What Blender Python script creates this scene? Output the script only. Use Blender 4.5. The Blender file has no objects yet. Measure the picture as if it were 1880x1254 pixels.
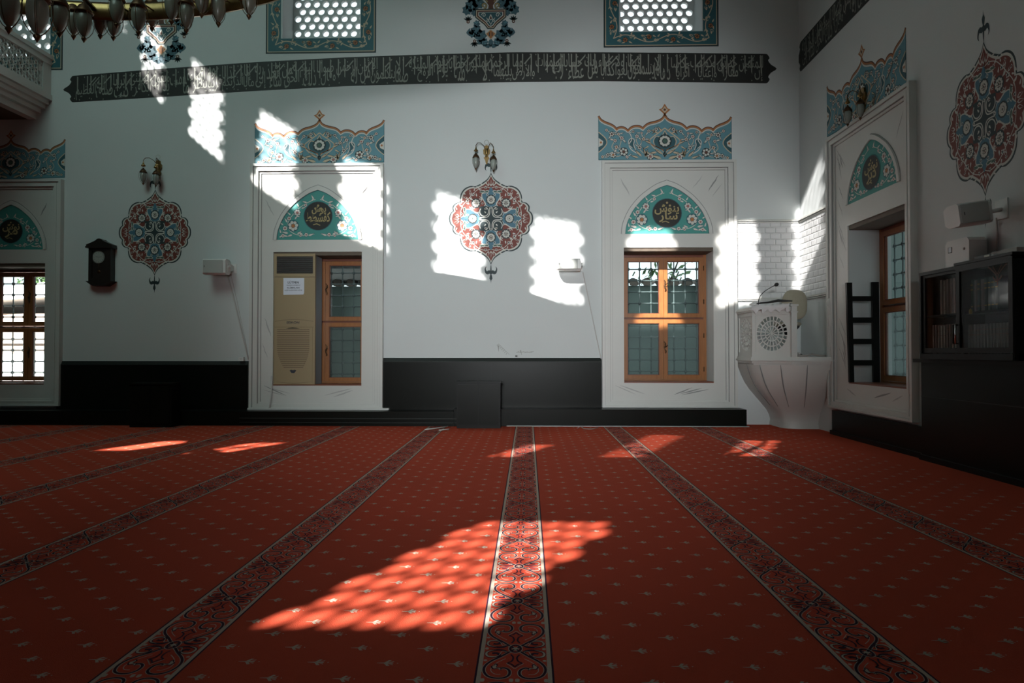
import bpy, math, random
from math import sin, cos, pi, sqrt, atan2, radians
from mathutils import Vector, Matrix
from mathutils.geometry import tessellate_polygon

C = bpy.context.scene.collection
sc = bpy.context.scene

# ------------------------------------------------------------------ camera
FPX, W0, H0 = 1200.0, 1880.0, 1254.0
EYE = Vector((0, 0, 1.03))
YAW, PITCH = math.atan(29 / FPX), math.atan(19 / FPX)
cd = bpy.data.cameras.new('camera'); cam = bpy.data.objects.new('camera', cd); C.objects.link(cam)
cd.sensor_width = 36.0; cd.lens = FPX / W0 * 36.0; cd.clip_start = 0.05; cd.clip_end = 300
cam.location = EYE; cam.rotation_euler = (pi / 2 + PITCH, 0, YAW)
sc.camera = cam
ROT = cam.rotation_euler.to_matrix()

# ------------------------------------------------------------------ light, exposure
sc.view_settings.view_transform = 'Standard'
sc.view_settings.look = 'None'
sc.view_settings.exposure = 0.0
sc.view_settings.gamma = 1.0
sc.view_settings.use_curve_mapping = False
SUN_DIR = Vector((0.475, 1.0, -0.642)).normalized()
world = bpy.data.worlds.new('world'); sc.world = world; world.use_nodes = True
bgn = world.node_tree.nodes['Background']
bgn.inputs[0].default_value = (0.82, 0.95, 1.0, 1); bgn.inputs[1].default_value = 1.5
sd = bpy.data.lights.new('sun', 'SUN'); sun = bpy.data.objects.new('sun', sd); C.objects.link(sun)
sd.energy = 34.0; sd.angle = radians(0.5); sd.color = (1.0, 0.955, 0.92)
sun.rotation_euler = SUN_DIR.to_track_quat('-Z', 'Y').to_euler(); sun.location = (-12, -18, 16)

def spot(name, loc, target, energy, cone, blend, radius, color):
    l = bpy.data.lights.new(name, 'SPOT'); o = bpy.data.objects.new(name, l); C.objects.link(o)
    l.energy = energy; l.spot_size = radians(cone); l.spot_blend = blend; l.shadow_soft_size = radius; l.color = color
    o.location = loc; o.rotation_euler = (Vector(target) - Vector(loc)).to_track_quat('-Z', 'Y').to_euler()
    return o
def area(name, loc, target, energy, sx, sy, spread, color):
    l = bpy.data.lights.new(name, 'AREA'); o = bpy.data.objects.new(name, l); C.objects.link(o)
    l.shape = 'RECTANGLE'; l.size = sx; l.size_y = sy; l.energy = energy; l.spread = radians(spread); l.color = color
    o.location = loc; o.rotation_euler = (Vector(target) - Vector(loc)).to_track_quat('-Z', 'Y').to_euler()
    return o
# added fill lamps indoors, standing in for daylight from the rear windows and dome
spot('window_daylight', (-0.4, -4.2, 2.6), (0.05, 9.4, 2.1), 3700, 42, 1.0, 0.7, (0.935, 0.98, 1.0))
area('dome_daylight', (-5.2, 2.5, 9.2), (-4.4, 9.4, 3.2), 42, 4.0, 4.0, 85, (0.66, 0.98, 0.90))

area('dome_daylight_side', (-2.5, 3.0, 9.2), (3.9, 6.0, 3.2), 5, 3.5, 3.5, 80, (0.55, 1.0, 0.82))  # added greenish fill, cools the warm bounce on the right wall

# ------------------------------------------------------------------ plan of the room
D = 9.39      # face of the back wall
XR = 3.88     # face of the right wall
XL = -11.0    # face of the left wall
YR = -4.5     # face of the rear wall, behind the camera
XC, YC, RD, Z0 = -3.75, 2.45, 5.147, 9.96   # dome centre, drum radius, centre height of the drum windows
SCR = 0.36    # depth of window recesses

def ray(px, py):
    return ROT @ Vector(((px - W0 / 2) / FPX, -(py - H0 / 2) / FPX, -1.0))
class Frame:
    """a wall face: u runs to the right as seen from the room, z up, n out of the wall"""
    def __init__(s, kind, pos):
        s.kind, s.pos = kind, pos
    def at(s, u, z, n=0.0):
        if s.kind == 'back': return Vector((u, s.pos - n, z))
        return Vector((s.pos - n, -u, z))
    def px(s, x, y, n=0.0):
        d = ray(x, y)
        if s.kind == 'back':
            t = (s.pos - n) / d.y; p = EYE + d * t; return (p.x, p.z)
        t = (s.pos - n) / d.x; p = EYE + d * t; return (-p.y, p.z)
BW = Frame('back', D)
RW = Frame('right', XR)

# ------------------------------------------------------------------ materials
MATS = {}
def mat(name, col, rough=0.6, metal=0.0, noise=None, bump=None, spec=0.5, coat=0.0, extra=None):
    m = bpy.data.materials.new(name); m.use_nodes = True
    nt = m.node_tree; b = nt.nodes['Principled BSDF']
    b.inputs['Base Color'].default_value = (*col, 1); b.inputs['Roughness'].default_value = rough
    b.inputs['Metallic'].default_value = metal; b.inputs['Specular IOR Level'].default_value = spec
    b.inputs['Coat Weight'].default_value = coat
    tc = nt.nodes.new('ShaderNodeTexCoord')
    if noise:
        sc_, amt, stretch = noise
        mp = nt.nodes.new('ShaderNodeMapping'); mp.inputs['Scale'].default_value = stretch
        nz = nt.nodes.new('ShaderNodeTexNoise'); nz.inputs['Scale'].default_value = sc_; nz.inputs['Detail'].default_value = 5
        mx = nt.nodes.new('ShaderNodeMix'); mx.data_type = 'RGBA'
        mx.inputs[6].default_value = (*[c * (1 - amt) for c in col], 1)
        mx.inputs[7].default_value = (*[min(1, c * (1 + amt)) for c in col], 1)
        nt.links.new(tc.outputs['Object'], mp.inputs[0]); nt.links.new(mp.outputs[0], nz.inputs['Vector'])
        nt.links.new(nz.outputs['Fac'], mx.inputs[0]); nt.links.new(mx.outputs[2], b.inputs['Base Color'])
    if bump:
        sc2, st = bump
        n2 = nt.nodes.new('ShaderNodeTexNoise'); n2.inputs['Scale'].default_value = sc2; n2.inputs['Detail'].default_value = 4
        bp = nt.nodes.new('ShaderNodeBump'); bp.inputs['Strength'].default_value = st; bp.inputs['Distance'].default_value = 0.01
        nt.links.new(tc.outputs['Object'], n2.inputs['Vector']); nt.links.new(n2.outputs['Fac'], bp.inputs['Height'])
        nt.links.new(bp.outputs[0], b.inputs['Normal'])
    MATS[name] = m
    return m
N1 = (1, 1, 1)
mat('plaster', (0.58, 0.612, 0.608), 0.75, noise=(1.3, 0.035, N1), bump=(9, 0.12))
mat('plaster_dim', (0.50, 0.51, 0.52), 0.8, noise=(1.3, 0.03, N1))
mat('marble', (0.565, 0.57, 0.54), 0.42, noise=(2.5, 0.05, N1))
mat('vein', (0.24, 0.245, 0.24), 0.6)
mat('vein_soft', (0.38, 0.385, 0.375), 0.6)
mat('black_panel', (0.006, 0.007, 0.0055), 0.33, noise=(3, 0.3, N1), bump=(4, 0.05), spec=0.13)
mat('black_top', (0.02, 0.023, 0.021), 0.45, spec=0.2)
mat('black_wood', (0.007, 0.007, 0.0065), 0.4, noise=(6, 0.3, (1, 1, 6)), spec=0.15)
mat('clock_wood', (0.012, 0.008, 0.006), 0.4, noise=(8, 0.4, (1, 1, 6)))
mat('wood', (0.30, 0.115, 0.034), 0.34, noise=(7, 0.30, (5, 5, 0.6)), coat=0.15)
mat('wood_dark', (0.17, 0.045, 0.022), 0.38, noise=(7, 0.3, (1, 6, 6)))
mat('lintel', (0.11, 0.085, 0.062), 0.7, noise=(5, 0.2, N1))
mat('iron', (0.10, 0.125, 0.125), 0.55, metal=0.3)
mat('brass', (0.32, 0.215, 0.09), 0.30, metal=1.0, noise=(20, 0.3, N1))
mat('brass_dark', (0.10, 0.055, 0.028), 0.42, metal=0.85)
mat('chrome', (0.6, 0.6, 0.6), 0.2, metal=1.0)
mat('white_plastic', (0.66, 0.66, 0.64), 0.4)
mat('grille_cloth', (0.40, 0.42, 0.40), 0.7)
mat('beige', (0.33, 0.26, 0.155), 0.32, coat=0.2)
mat('beige_dark', (0.15, 0.105, 0.065), 0.5)
mat('ac_side', (0.22, 0.29, 0.33), 0.45)
mat('dark_slot', (0.012, 0.012, 0.011), 0.6)
mat('louver', (0.12, 0.115, 0.105), 0.5)
mat('paper', (0.62, 0.66, 0.74), 0.7)
mat('ink', (0.03, 0.035, 0.05), 0.7)
mat('dial', (0.34, 0.35, 0.32), 0.5)
mat('cloth', (0.62, 0.60, 0.60), 0.85, bump=(30, 0.2))
mat('chair_fabric', (0.36, 0.33, 0.25), 0.9, noise=(40, 0.1, N1))
mat('black_plastic', (0.014, 0.014, 0.014), 0.5)
mat('cord', (0.30, 0.27, 0.25), 0.6)
mat('cream_book', (0.42, 0.37, 0.33), 0.7, noise=(9, 0.15, N1))
mat('rose_book', (0.30, 0.22, 0.20), 0.7, noise=(9, 0.15, N1))
mat('grey_book', (0.24, 0.25, 0.24), 0.7, noise=(9, 0.15, N1))
mat('green_book', (0.02, 0.06, 0.05), 0.5)
mat('gold', (0.55, 0.36, 0.10), 0.35, metal=0.8)
mat('screen_lit', (0.6, 0.65, 0.7), 0.3)
mat('lamp_glass', (0.17, 0.17, 0.135), 0.30, noise=(12, 0.08, N1))
mat('sconce_glass', (0.27, 0.30, 0.27), 0.25)
mat('crystal', (0.55, 0.55, 0.5), 0.1, spec=0.9)
mat('cotton_cable', (0.52, 0.50, 0.48), 0.6)
# paints
mat('p_red', (0.165, 0.030, 0.018), 0.6, noise=(6, 0.15, N1))
mat('p_cream', (0.56, 0.56, 0.51), 0.6)
mat('p_tan', (0.50, 0.42, 0.30), 0.6)
mat('p_night', (0.012, 0.030, 0.034), 0.6)
mat('p_deep', (0.020, 0.085, 0.105), 0.6)
mat('p_sky', (0.10, 0.25, 0.30), 0.6, noise=(5, 0.10, N1))
mat('p_blue', (0.055, 0.16, 0.225), 0.6)
mat('p_teal', (0.050, 0.265, 0.235), 0.6, noise=(5, 0.10, N1))
mat('p_border', (0.022, 0.110, 0.130), 0.6)
mat('p_orange', (0.36, 0.14, 0.045), 0.6)
mat('p_brown', (0.10, 0.035, 0.02), 0.6)
mat('p_green', (0.045, 0.10, 0.075), 0.6)
mat('p_black', (0.012, 0.013, 0.011), 0.6)
mat('p_script', (0.24, 0.25, 0.215), 0.6)
mat('p_gold', (0.34, 0.27, 0.12), 0.6)
mat('p_leafblue', (0.045, 0.11, 0.14), 0.6)
mat('p_pink', (0.35, 0.12, 0.11), 0.6)
mat('p_stain', (0.30, 0.31, 0.29), 0.8)
# carpet
mat('c_red', (0.46, 0.066, 0.032), 0.95, noise=(1.2, 0.10, N1), bump=(260, 0.5), spec=0.1)
mat('c_red2', (0.50, 0.064, 0.034), 0.95, bump=(260, 0.4), spec=0.1)
mat('c_cream', (0.44, 0.375, 0.30), 0.95, bump=(260, 0.4), spec=0.1)
mat('c_dark', (0.035, 0.014, 0.028), 0.95, spec=0.1)
# outside
mat('out_wall', (0.17, 0.215, 0.20), 0.9, noise=(0.9, 0.25, N1), bump=(3, 0.3))
mat('out_tile', (0.16, 0.13, 0.11), 0.8, noise=(5, 0.3, N1))
mat('out_white', (0.75, 0.74, 0.72), 0.8)
mat('out_stucco', (0.42, 0.30, 0.24), 0.85, noise=(1, 0.1, N1))
mat('out_roof', (0.30, 0.32, 0.34), 0.7)
mat('out_ground', (0.25, 0.24, 0.22), 0.9, noise=(2, 0.15, N1))
mat('leaf', (0.06, 0.12, 0.035), 0.7, noise=(3, 0.3, N1))
mat('bark', (0.08, 0.06, 0.045), 0.9)

def glass_mat(name, tint, gloss, frost):
    m = bpy.data.materials.new(name); m.use_nodes = True; nt = m.node_tree
    for n in list(nt.nodes): nt.nodes.remove(n)
    out = nt.nodes.new('ShaderNodeOutputMaterial'); tr = nt.nodes.new('ShaderNodeBsdfTransparent'); tr.inputs[0].default_value = (*tint, 1)
    gl = nt.nodes.new('ShaderNodeBsdfGlossy'); gl.inputs[1].default_value = 0.03
    fr = nt.nodes.new('ShaderNodeFresnel'); fr.inputs[0].default_value = gloss
    mx = nt.nodes.new('ShaderNodeMixShader'); last = tr
    if frost > 0:
        tl = nt.nodes.new('ShaderNodeBsdfTranslucent'); tl.inputs[0].default_value = (0.55, 0.62, 0.60, 1)
        df = nt.nodes.new('ShaderNodeBsdfDiffuse'); df.inputs[0].default_value = (0.10, 0.14, 0.135, 1)
        m0 = nt.nodes.new('ShaderNodeMixShader'); m0.inputs[0].default_value = 0.35
        nt.links.new(tl.outputs[0], m0.inputs[1]); nt.links.new(df.outputs[0], m0.inputs[2])
        m1 = nt.nodes.new('ShaderNodeMixShader')
        tc = nt.nodes.new('ShaderNodeTexCoord'); vo = nt.nodes.new('ShaderNodeTexNoise'); vo.inputs['Scale'].default_value = 45; vo.inputs['Detail'].default_value = 3
        mr = nt.nodes.new('ShaderNodeMapRange'); mr.inputs[1].default_value = 0.35; mr.inputs[2].default_value = 0.65
        mr.inputs[3].default_value = max(0, frost - 0.02); mr.inputs[4].default_value = min(1, frost + 0.02)
        nt.links.new(tc.outputs['Object'], vo.inputs['Vector']); nt.links.new(vo.outputs['Fac'], mr.inputs[0]); nt.links.new(mr.outputs[0], m1.inputs[0])
        nt.links.new(tr.outputs[0], m1.inputs[1]); nt.links.new(m0.outputs[0], m1.inputs[2]); last = m1
    nt.links.new(fr.outputs[0], mx.inputs[0]); nt.links.new(last.outputs[0], mx.inputs[1]); nt.links.new(gl.outputs[0], mx.inputs[2])
    nt.links.new(mx.outputs[0], out.inputs[0]); MATS[name] = m
glass_mat('pane_clear', (0.86, 0.93, 0.92), 1.35, 0)
glass_mat('pane_frosted', (0.80, 0.90, 0.88), 1.3, 0.36)
glass_mat('pane_cabinet', (0.80, 0.85, 0.83), 1.3, 0)

def tile_mat(name, off):
    m = mat(name, (0.60, 0.61, 0.61), 0.35); nt = m.node_tree; b = nt.nodes['Principled BSDF']
    tc = nt.nodes.new('ShaderNodeTexCoord'); sx = nt.nodes.new('ShaderNodeSeparateXYZ'); mp = nt.nodes.new('ShaderNodeCombineXYZ')
    nt.links.new(tc.outputs['Object'], sx.inputs[0]); nt.links.new(sx.outputs[off], mp.inputs[0]); nt.links.new(sx.outputs[2], mp.inputs[1])
    br = nt.nodes.new('ShaderNodeTexBrick'); br.inputs['Scale'].default_value = 1
    br.inputs['Brick Width'].default_value = 0.15; br.inputs['Row Height'].default_value = 0.085
    br.inputs['Mortar Size'].default_value = 0.014; br.inputs['Mortar Smooth'].default_value = 1.0
    br.inputs['Color1'].default_value = (1, 1, 1, 1); br.inputs['Color2'].default_value = (0.8, 0.8, 0.8, 1); br.inputs['Mortar'].default_value = (0, 0, 0, 1)
    nt.links.new(mp.outputs[0], br.inputs['Vector'])
    bp = nt.nodes.new('ShaderNodeBump'); bp.inputs['Strength'].default_value = 0.7; bp.inputs['Distance'].default_value = 0.014
    nt.links.new(br.outputs['Color'], bp.inputs['Height']); nt.links.new(bp.outputs[0], b.inputs['Normal'])
tile_mat('relief_tile', 0)
tile_mat('relief_tile_side', 1)

# ------------------------------------------------------------------ mesh builder
class MB:
    def __init__(s): s.v = []; s.f = []; s.m = []; s.names = []; s.smooth = []
    def mi(s, name):
        if name not in s.names: s.names.append(name)
        return s.names.index(name)
    def add(s, verts, faces, m, smooth=False):
        o = len(s.v); s.v.extend([tuple(v) for v in verts]); k = s.mi(m)
        for f in faces: s.f.append([i + o for i in f]); s.m.append(k); s.smooth.append(smooth)
    def hexa(s, p, m):   # eight corners: bottom four then top four
        s.add(p, [(0, 3, 2, 1), (4, 5, 6, 7), (0, 1, 5, 4), (1, 2, 6, 5), (2, 3, 7, 6), (3, 0, 4, 7)], m)
    def box(s, x0, x1, y0, y1, z0, z1, m):
        s.hexa([(x0, y0, z0), (x1, y0, z0), (x1, y1, z0), (x0, y1, z0), (x0, y0, z1), (x1, y0, z1), (x1, y1, z1), (x0, y1, z1)], m)
    def fbox(s, fr, u0, u1, z0, z1, n0, n1, m):
        if fr.kind == 'back': s.box(u0, u1, fr.pos - n1, fr.pos - n0, z0, z1, m)
        else: s.box(fr.pos - n1, fr.pos - n0, -u1, -u0, z0, z1, m)
    def bbox(s, x0, x1, y0, y1, z0, z1, b, m):  # box with chamfered edges
        pts = []
        for (dx, dy, dz) in ((0, b, b), (b, 0, b), (b, b, 0)):
            for X in (x0 + dx, x1 - dx):
                for Y in (y0 + dy, y1 - dy):
                    for Z in (z0 + dz, z1 - dz): pts.append((X, Y, Z))
        s.hull(pts, m)
    def hull(s, pts, m, smooth=False):
        import bmesh
        bm = bmesh.new()
        for p in pts: bm.verts.new(p)
        r = bmesh.ops.convex_hull(bm, input=bm.verts)
        bmesh.ops.delete(bm, geom=[g for g in r['geom_interior'] if isinstance(g, bmesh.types.BMVert)], context='VERTS')
        bm.verts.index_update()
        s.add([v.co[:] for v in bm.verts], [[v.index for v in f.verts] for f in bm.faces], m, smooth); bm.free()
    def prism(s, pts, vec, m, smooth=False):   # planar 3D outline pushed along vec
        n = len(pts); vec = Vector(vec); a = [Vector(p) for p in pts]; b = [p + vec for p in a]
        tri = tessellate_polygon([a]); s.add(a, tri, m); s.add(b, [tuple(reversed(t)) for t in tri], m)
        s.add(a + b, [(i, (i + 1) % n, n + (i + 1) % n, n + i) for i in range(n)], m, smooth)
    def tube(s, pts, r, m, seg=8, caps=True):
        pts = [Vector(p) for p in pts]; n = len(pts); vs = []
        rs = r if isinstance(r, (list, tuple)) else [r] * n
        prev = None
        for i, p in enumerate(pts):
            t = (pts[min(i + 1, n - 1)] - pts[max(i - 1, 0)]).normalized()
            if prev is None: a = t.orthogonal().normalized()
            else:
                a = prev - t * prev.dot(t)
                a = a.normalized() if a.length > 1e-6 else t.orthogonal().normalized()
            prev = a; b = t.cross(a)
            for k in range(seg):
                w = 2 * pi * k / seg; vs.append(p + (a * cos(w) + b * sin(w)) * rs[i])
        fs = [(i * seg + k, i * seg + (k + 1) % seg, (i + 1) * seg + (k + 1) % seg, (i + 1) * seg + k) for i in range(n - 1) for k in range(seg)]
        if caps: fs.append(tuple(reversed(range(seg)))); fs.append(tuple(range((n - 1) * seg, n * seg)))
        s.add(vs, fs, m, True)
    def lathe(s, prof, c, m, seg=20, axis='z', smooth=True, a0=0, a1=2 * pi):
        c = Vector(c); vs = []; full = abs(a1 - a0 - 2 * pi) < 1e-6; cnt = seg if full else seg + 1
        for (r, h) in prof:
            for k in range(cnt):
                w = a0 + (a1 - a0) * k / seg
                if axis == 'z': q = Vector((r * cos(w), r * sin(w), h))
                elif axis == 'y': q = Vector((r * cos(w), h, r * sin(w)))
                else: q = Vector((h, r * cos(w), r * sin(w)))
                vs.append(c + q)
        fs = []
        for i in range(len(prof) - 1):
            for k in range(seg):
                k2 = (k + 1) % cnt
                fs.append((i * cnt + k, i * cnt + k2, (i + 1) * cnt + k2, (i + 1) * cnt + k))
        s.add(vs, fs, m, smooth)

def obj(name, mb, parent=None, loc=None, label=None, kind=None):
    me = bpy.data.meshes.new(name)
    base = Vector(loc) if loc is not None else (parent_world(parent) if parent else Vector((0, 0, 0)))
    me.from_pydata([Vector(v) - base for v in mb.v], [], mb.f)
    for n in mb.names: me.materials.append(MATS[n])
    me.polygons.foreach_set('material_index', mb.m)
    me.polygons.foreach_set('use_smooth', mb.smooth)
    me.validate(); me.update()
    o = bpy.data.objects.new(name, me); C.objects.link(o)
    if parent:
        o.parent = parent; o.location = base - parent_world(parent)
    else: o.location = base
    if label: o['label'] = label
    if kind: o['kind'] = kind
    return o
WORLD = {}
def parent_world(p):
    v = Vector(p.location); q = p.parent
    while q: v += Vector(q.location); q = q.parent
    return v
def thing(name, label, cat, loc=(0, 0, 0), group=None):
    o = bpy.data.objects.new(name, None); C.objects.link(o); o.location = loc; o.empty_display_size = 0.1
    return tag(o, label, cat, group)
def tag(o, label, cat, group=None):
    o['label'] = label; o['category'] = cat
    if group: o['group'] = group
    return o
def struct(name, mb, loc=None):
    return obj(name, mb, loc=loc, kind='structure')
def sempty(name, loc):
    o = bpy.data.objects.new(name, None); C.objects.link(o); o.location = loc; o['kind'] = 'structure'; return o
def dup(root, loc, label=None, rotz=0):
    r = root.copy(); C.objects.link(r); r.location = loc; r.rotation_euler = (0, 0, rotz)
    if label: r['label'] = label
    for ch in list(root.children):
        c = ch.copy(); C.objects.link(c); c.parent = r
        for g in ch.children:
            d = g.copy(); C.objects.link(d); d.parent = c
    return r

# ------------------------------------------------------------------ flat painted ornament
def smooth(pts, n=6, closed=False):
    P = [Vector((p[0], p[1], 0)) for p in pts]; out = []; m = len(P)
    rng = range(m) if closed else range(m - 1)
    for i in rng:
        if closed: a, b, c, d = P[(i - 1) % m], P[i], P[(i + 1) % m], P[(i + 2) % m]
        else: a, b, c, d = P[max(i - 1, 0)], P[i], P[i + 1], P[min(i + 2, m - 1)]
        for k in range(n):
            t = k / n
            q = 0.5 * ((2 * b) + (c - a) * t + (2 * a - 5 * b + 4 * c - d) * t * t + (3 * b - a - 3 * c + d) * t ** 3)
            out.append((q.x, q.y))
    if not closed: out.append((P[-1].x, P[-1].y))
    return out
def segs(groups, n=5):
    """smooth runs that meet in sharp cusps"""
    out = []
    for g in groups:
        s_ = smooth(g, n); out += s_ if not out else s_[1:]
    return out
class Paint:
    def __init__(s, fn, step=0.0006, base=0.0008):
        s.fn, s.step, s.base, s.mb = fn, step, base, MB(); s.sym = [(1, 1)]
    def put(s, v2, faces, m, L):
        n = s.base + s.step * L
        for q, (sx, sy) in enumerate(s.sym):
            n += .00011 * (q > 0)
            s.mb.add([s.fn(x * sx, y * sy, n) for x, y in v2], faces, m)
    def poly(s, pts, m, L):
        tri = tessellate_polygon([[Vector((x, y, 0)) for x, y in pts]])
        s.put(pts, tri, m, L)
    def stroke(s, pts, w, m, L, closed=False, taper=False):
        n = len(pts); V = []; 
        for i in range(n):
            a = pts[(i - 1) % n] if closed else pts[max(i - 1, 0)]; b = pts[(i + 1) % n] if closed else pts[min(i + 1, n - 1)]
            dx, dy = b[0] - a[0], b[1] - a[1]; l = sqrt(dx * dx + dy * dy) or 1
            ww = w / 2 * (1 if not taper else max(0.12, 1 - abs(2 * i / (n - 1) - 1) ** 2 if taper == 2 else 1 - i / (n - 1) * 0.85))
            V += [(pts[i][0] - dy / l * ww, pts[i][1] + dx / l * ww), (pts[i][0] + dy / l * ww, pts[i][1] - dx / l * ww)]
        F = [(2 * i, 2 * i + 1, 2 * ((i + 1) % n) + 1, 2 * ((i + 1) % n)) for i in range(n if closed else n - 1)]
        s.put(V, F, m, L)
    def disc(s, x, y, r, m, L, seg=14, ry=None):
        ry = ry or r
        s.put([(x + r * cos(2 * pi * k / seg), y + ry * sin(2 * pi * k / seg)) for k in range(seg)], [tuple(range(seg))], m, L)
    def leaf(s, x, y, a, l, w, m, L, edge=None):
        pts = [(0, 0), (.25, .5), (.5, .42), (.75, .22), (1, 0), (.75, -.22), (.5, -.42), (.25, -.5)]
        def tr(k, off=0): return [(x + (px * l * k + off) * cos(a) - py * w * k * sin(a), y + (px * l * k + off) * sin(a) + py * w * k * cos(a)) for px, py in pts]
        if edge: s.poly(tr(1), edge, L); s.poly(tr(.62, l * .12), m, L + 1)
        else: s.poly(tr(1), m, L)
    def flower(s, x, y, r, pet, core, L, n=6, dark=None, a0=0.3):
        if dark: s.disc(x, y, r * 1.12, dark, L, 12)
        for k in range(n):
            a = a0 + 2 * pi * k / n
            s.disc(x + r * .66 * cos(a), y + r * .66 * sin(a), r * (.30 if n < 8 else .235), pet, L + 1, 8)
        s.disc(x, y, r * .36, core, L + 2, 8)
    def spiral(s, x, y, r, a0, turns, w, m, L, d=1, n=14):
        pts = [(x + r * (1 - .8 * i / n) * cos(a0 + d * turns * 2 * pi * i / n), y + r * (1 - .8 * i / n) * sin(a0 + d * turns * 2 * pi * i / n)) for i in range(n + 1)]
        s.stroke(pts, w, m, L)
def inside(p, poly):
    x, y = p; r = False; j = len(poly) - 1
    for i in range(len(poly)):
        if (poly[i][1] > y) != (poly[j][1] > y) and x < (poly[j][0] - poly[i][0]) * (y - poly[i][1]) / (poly[j][1] - poly[i][1]) + poly[i][0]: r = not r
        j = i
    return r

# ------------------------------------------------------------------ writing
FORM = {}
def _reg(ch, code, n): FORM[ch] = (code, n)
for ch, code, n in (('ا', 0xFE8D, 2), ('ب', 0xFE8F, 4), ('ة', 0xFE93, 2), ('ت', 0xFE95, 4), ('ث', 0xFE99, 4), ('ج', 0xFE9D, 4), ('ح', 0xFEA1, 4), ('خ', 0xFEA5, 4), ('د', 0xFEA9, 2), ('ذ', 0xFEAB, 2), ('ر', 0xFEAD, 2), ('ز', 0xFEAF, 2), ('س', 0xFEB1, 4), ('ش', 0xFEB5, 4), ('ص', 0xFEB9, 4), ('ض', 0xFEBD, 4), ('ط', 0xFEC1, 4), ('ظ', 0xFEC5, 4), ('ع', 0xFEC9, 4), ('غ', 0xFECD, 4), ('ف', 0xFED1, 4), ('ق', 0xFED5, 4), ('ك', 0xFED9, 4), ('ل', 0xFEDD, 4), ('م', 0xFEE1, 4), ('ن', 0xFEE5, 4), ('ه', 0xFEE9, 4), ('و', 0xFEED, 2), ('ى', 0xFEEF, 2), ('ي', 0xFEF1, 4), ('ء', 0xFE80, 1), ('أ', 0xFE83, 2), ('إ', 0xFE87, 2), ('ئ', 0xFE89, 4), ('ؤ', 0xFE85, 2)):
    _reg(ch, code, n)
def shape(word):
    toks = []; i = 0
    while i < len(word):
        if word[i] == 'ل' and i + 1 < len(word) and word[i + 1] in 'اأ':
            toks.append((0xFEFB if word[i + 1] == 'ا' else 0xFEF7, 2)); i += 2
        else: toks.append(FORM[word[i]]); i += 1
    out = []
    for k, (code, n) in enumerate(toks):
        prev = k > 0 and toks[k - 1][1] == 4 and n > 1; nxt = n == 4 and k + 1 < len(toks) and toks[k + 1][1] > 1
        off = 3 if prev and nxt else 2 if nxt else 1 if prev else 0
        out.append(chr(code + off))
    return ''.join(reversed(out))
_TC = {}
def text2d(body, res=2, offset=0.0):
    key = (body, res, offset)
    if key in _TC: return _TC[key]
    c = bpy.data.curves.new('writing', 'FONT'); c.body = body; c.resolution_u = res; c.offset = offset
    o = bpy.data.objects.new('writing', c); C.objects.link(o); bpy.context.view_layer.update()
    me = bpy.data.meshes.new_from_object(o.evaluated_get(bpy.context.evaluated_depsgraph_get()))
    v = [(p.co.x, p.co.y) for p in me.vertices]; f = [tuple(p.vertices) for p in me.polygons]
    bpy.data.objects.remove(o); bpy.data.curves.remove(c); bpy.data.meshes.remove(me)
    if v:
        x0 = min(a for a, b in v); x1 = max(a for a, b in v); y0 = min(b for a, b in v); y1 = max(b for a, b in v)
        r = ([((a - x0) / (x1 - x0), (b - y0) / (y1 - y0)) for a, b in v], f, (x1 - x0), (y1 - y0))
    else: r = ([], [], 1, 1)
    _TC[key] = r
    return r
def write(P, body, x0, x1, y0, y1, m, L, res=2, offset=0.0, skew=0.0):
    v, f, w, h = text2d(body, res, offset)
    P.put([(x0 + (x1 - x0) * a + skew * (y1 - y0) * b, y0 + (y1 - y0) * b) for a, b in v], f, m, L)

# ================================================================== ROOM SHELL
def wall_cells(fr, u0, u1, z0, z1, holes, n0, n1, m):
    us = sorted({u0, u1, *[h[0] for h in holes], *[h[1] for h in holes]}); zs = sorted({z0, z1, *[h[2] for h in holes], *[h[3] for h in holes]})
    us = [a for a in us if u0 <= a <= u1]; zs = [a for a in zs if z0 <= a <= z1]; mb = MB()
    for i in range(len(us) - 1):
        run = None
        for j in range(len(zs) - 1):
            cu, cz = (us[i] + us[i + 1]) / 2, (zs[j] + zs[j + 1]) / 2
            solid = not any(h[0] < cu < h[1] and h[2] < cz < h[3] for h in holes)
            if solid and run is None: run = zs[j]
            if not solid and run is not None: mb.fbox(fr, us[i], us[i + 1], run, zs[j], n0, n1, m); run = None
        if run is not None: mb.fbox(fr, us[i], us[i + 1], run, zs[-1], n0, n1, m)
    return mb
def rect(fr, xa, ya, xb, yb):
    u0, z1 = fr.px(xa, ya); u1, z0 = fr.px(xb, yb); return [u0, u1, z0, z1]
HOLE_A = rect(BW, 503, 463, 664, 708)
HOLE_B = rect(BW, 1145, 455, 1310, 703)
HOLE_L = rect(BW, -46, 484, 82, 706)
HOLE_A2 = rect(BW, 519.5, -110, 661, 69)
HOLE_B2 = rect(BW, 1139, -120, 1289, 57)
HOLE_L2 = rect(BW, -52, -90, 92, 104)
for h in (HOLE_A2, HOLE_B2, HOLE_L2): h[3] = 7.3
HOLE_R = [-7.97, -6.72, 0.65, 2.55]
HOLE_R2 = [-8.35, -7.15, 5.95, 7.4]
struct('wall_back', wall_cells(BW, XL - .3, XR + .5, -0.2, 9.3, [HOLE_A, HOLE_B, HOLE_L, HOLE_A2, HOLE_B2, HOLE_L2], -0.5, 0, 'plaster'))
struct('wall_right', wall_cells(RW, -D, 4.9, -0.2, 9.3, [HOLE_R, HOLE_R2], -0.5, 0, 'plaster'))
mb = MB(); mb.box(XL - .3, XL, YR - .3, D, -.2, 9.3, 'plaster'); struct('wall_left', mb)

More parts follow.
